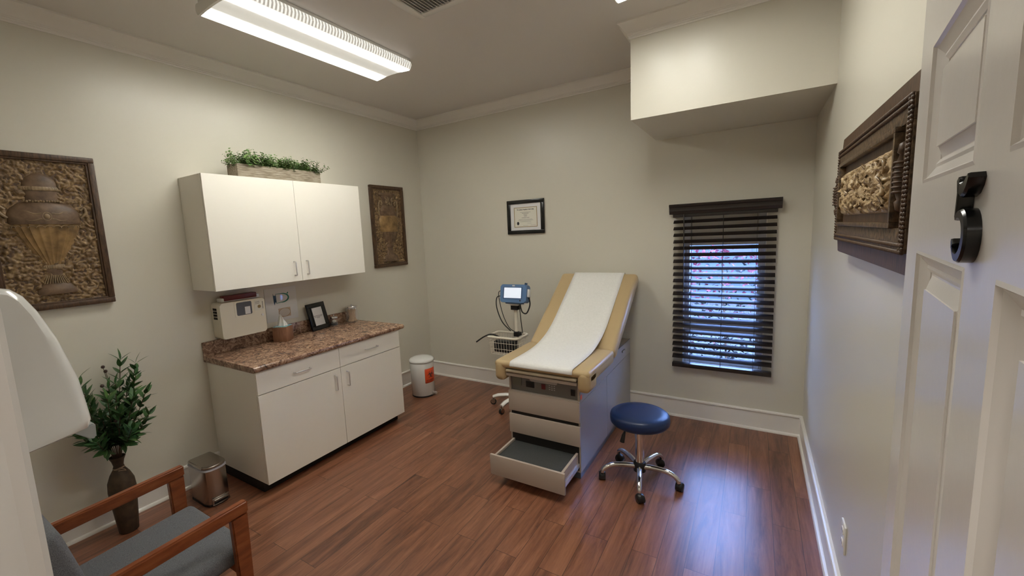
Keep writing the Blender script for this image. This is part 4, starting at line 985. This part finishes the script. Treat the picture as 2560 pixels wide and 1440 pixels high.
# ------------------------------------------------------------------ chrome step bin
cb = thing('pedal_bin', 'small chrome rectangular pedal bin with a plastic liner beside the base cabinet', 'waste bin', (.30, -2.725, 0))
kx0, kx1, ky0, ky1 = .175, .415, -2.788, -2.640
pc = [(kx0, ky0+.012), (kx0+.012, ky0), (kx1-.055, ky0), (kx1-.020, ky0+.012), (kx1-.004, ky0+.040), (kx1, (ky0+ky1)/2), (kx1-.004, ky1-.040), (kx1-.020, ky1-.012), (kx1-.055, ky1), (kx0+.012, ky1), (kx0, ky1-.012)]
part('bin_body', B().prism(pc, (0, 0, .012), (1, 0, 0), (0, 1, 0), (0, 0, .238)), m_steel, cb, smooth=.6)
part('base_rim', B().prism([((x-.295)*1.015+.295, (y+2.714)*1.03-2.714) for x, y in pc], (0, 0, .0005), (1, 0, 0), (0, 1, 0), (0, 0, .014)), m_blackp, cb, smooth=.6)
def scp(s, t): return [((x-.295)*s+.295, (y+2.714)*t-2.714) for x, y in pc]
part('bin_liner', B().prism(scp(1.035, 1.05), (0, 0, .243), (1, 0, 0), (0, 1, 0), (0, 0, .010), .002), mat('white liner', (.6, .6, .66), .4), cb, smooth=.8, label='white bag edge under lid')
part('lid', B().prism(scp(1.02, 1.03), (0, 0, .254), (1, 0, 0), (0, 1, 0), (0, 0, .022), .007, 3), m_steel, cb, smooth=.8)
part('pedal', B().prism([(-.048, 0), (.048, 0), (.040, .010), (-.040, .010)], (kx1+.004, -2.714, .035), (0, 1, 0), (1, 0, 0), (0, 0, .012), .002).box((kx1-.004, -2.766, .008), (kx1+.004, -2.662, .056), .003), m_steel, cb)
part('pedal_recess_shade', B().box((kx1+.003, -2.758, .016), (kx1+.0052, -2.670, .036)), m_dark, cb, smooth=0)  # flat dark sheet standing for the shaded recess under the pedal

# ------------------------------------------------------------------ vase with greenery
vc = Vector((.175, -3.135, 0))
va = thing('floor_vase', 'tall dark bronze floor vase holding leafy olive branches behind the armchair', 'vase', tuple(vc))
part('vase_body', B().lathe([(.045, .001), (.048, .004), (.056, .10), (.063, .20), (.068, .27), (.064, .325), (.048, .37), (.028, .405), (.024, .425), (.030, .455), (.040, .478), (.038, .480), (.028, .456), (.021, .425), (.02, .40)], vc, 40), m_vase, va, smooth=1)
b = B()
for k in range(2): b.tube([vc+Vector((.027*cos(q), .027*sin(q), .408+.004*k+.003*sin(q*2+k))) for q in [2*pi*i/24 for i in range(24)]], .0022, 5, closed=True)
b.tube(bez([vc+Vector((.030, .0, .41)), vc+Vector((.040, .012, .405)), vc+Vector((.042, .02, .392)), vc+Vector((.034, .008, .396)), vc+Vector((.030, -.012, .400))], 5), .002, 5)
part('twine', b, m_twine, va)
bs, bl = B(), B()
tips = [(-.10, .115, 1.03), (-.02, .155, .93), (.05, .165, .82), (.10, .15, .70), (.14, .05, .66), (-.06, .03, .88), (.03, .04, .92), (.08, -.02, .86), (-.05, -.10, .98), (.06, -.13, .93), (.10, -.16, .80), (.02, -.17, .72), (.10, -.10, .64), (0, .10, .78), (-.07, .12, .86), (.11, .09, .84), (.05, -.05, .75), (-.04, .17, 1.00), (.10, .02, .76), (-.09, -.06, .85)]
rnd = random.Random(11)
for x, y, z in tips:
    p0_ = vc+Vector((x*.08, y*.08, .44)); p3 = vc+Vector((x, y, z)); p1 = vc+Vector((x*.22, y*.22, .55)); p2 = vc+Vector((x*.6, y*.62, .44+(z-.44)*.6))
    pts = bez([p0_, p1, p2, p3], 6); bs.tube(pts, .0022, 5)
    N = len(pts)
    for i in range(int(N*.33), N):
        for s in range(2):
            d = (pts[min(i+1, N-1)]-pts[i-1]).normalized(); xx, yy = frame_of(d); a = i*1.9+s*pi+rnd.uniform(-.3, .3)
            dd = (xx*cos(a)+yy*sin(a))*.75+d*.75
            leafmesh(bl, pts[i], dd, rnd.uniform(.055, .090), rnd.uniform(.022, .032), up=d, n=4, curl=rnd.uniform(-.1, .25))
    leafmesh(bl, p3, (pts[-1]-pts[-2]), .075, .022, n=4)
for q in ((-.06, .02, 1.02), (-.065, .03, .99), (.03, -.02, .93), (.08, .0, .72)):
    part('berry', B().sphere(vc+Vector(q), .010, 10), m_berry, va, smooth=2); bs.tube([vc+Vector(q), vc+Vector(q)+Vector((.0, .01, -.09))], .0014, 4)
part('branches', bs, m_stem, va); part('leaves', bl, m_leafd, va, smooth=0)

# ------------------------------------------------------------------ armchair
ac = thing('armchair', 'cherry wood armchair with grey upholstered seat in the left foreground', 'armchair', (1.33, -3.42, 0))
AZ = .645; ax0, ax1 = 1.012, 1.618
for xa, sgn in ((ax0, 1), (ax1, -1)):
    xb = xa+sgn*.034
    lo, hi = min(xa, xb), max(xa, xb)
    # arm board, lowers slightly to the back
    part('armrest', B().prism([(-3.118, AZ), (-3.118, AZ-.052), (-3.69, AZ-.075), (-3.69, AZ-.020)], (lo, 0, 0), (0, 1, 0), (0, 0, 1), (hi-lo, 0, 0), .006, 3), m_cherry, ac, smooth=.8)
    part('front_leg', B().prism([(-3.122, AZ-.050), (-3.187, AZ-.053), (-3.182, .001), (-3.135, .001)], (lo+.001, 0, 0), (0, 1, 0), (0, 0, 1), (hi-lo-.002, 0, 0), .005), m_cherry, ac, smooth=.8)
    part('rear_leg', B().prism([(-3.60, AZ-.07), (-3.665, AZ-.07), (-3.72, .001), (-3.66, .001)], (lo+.001, 0, 0), (0, 1, 0), (0, 0, 1), (hi-lo-.002, 0, 0), .005), m_cherry, ac, smooth=.8)
part('seat_rail', B().box((ax0+.034, -3.178, .335), (ax1-.034, -3.150, .385), .004).box((ax0+.034, -3.64, .31), (ax1-.034, -3.61, .36), .004), m_cherry, ac)
SMx = Matrix.Translation((0, -3.13, .44)) @ Matrix.Rotation(radians(3), 4, 'X')
part('seat_cushion', B().box((ax0+.042, -.50, -.075), (ax1-.042, .02, .012), .032, 5, SMx), m_fabric, ac, smooth=1.4)
BMx = Matrix.Translation((0, -3.60, .43)) @ Matrix.Rotation(radians(12), 4, 'X')
part('backrest', B().box((ax0+.042, -.05, .04), (ax1-.042, .035, .42), .030, 5, BMx), m_fabric, ac, smooth=1.4)
part('back_frame', B().box((ax0+.036, -.075, -.06), (ax0+.070, -.045, .40), .005, 2, BMx).box((ax1-.070, -.075, -.06), (ax1-.036, -.045, .40), .005, 2, BMx), m_cherry, ac)
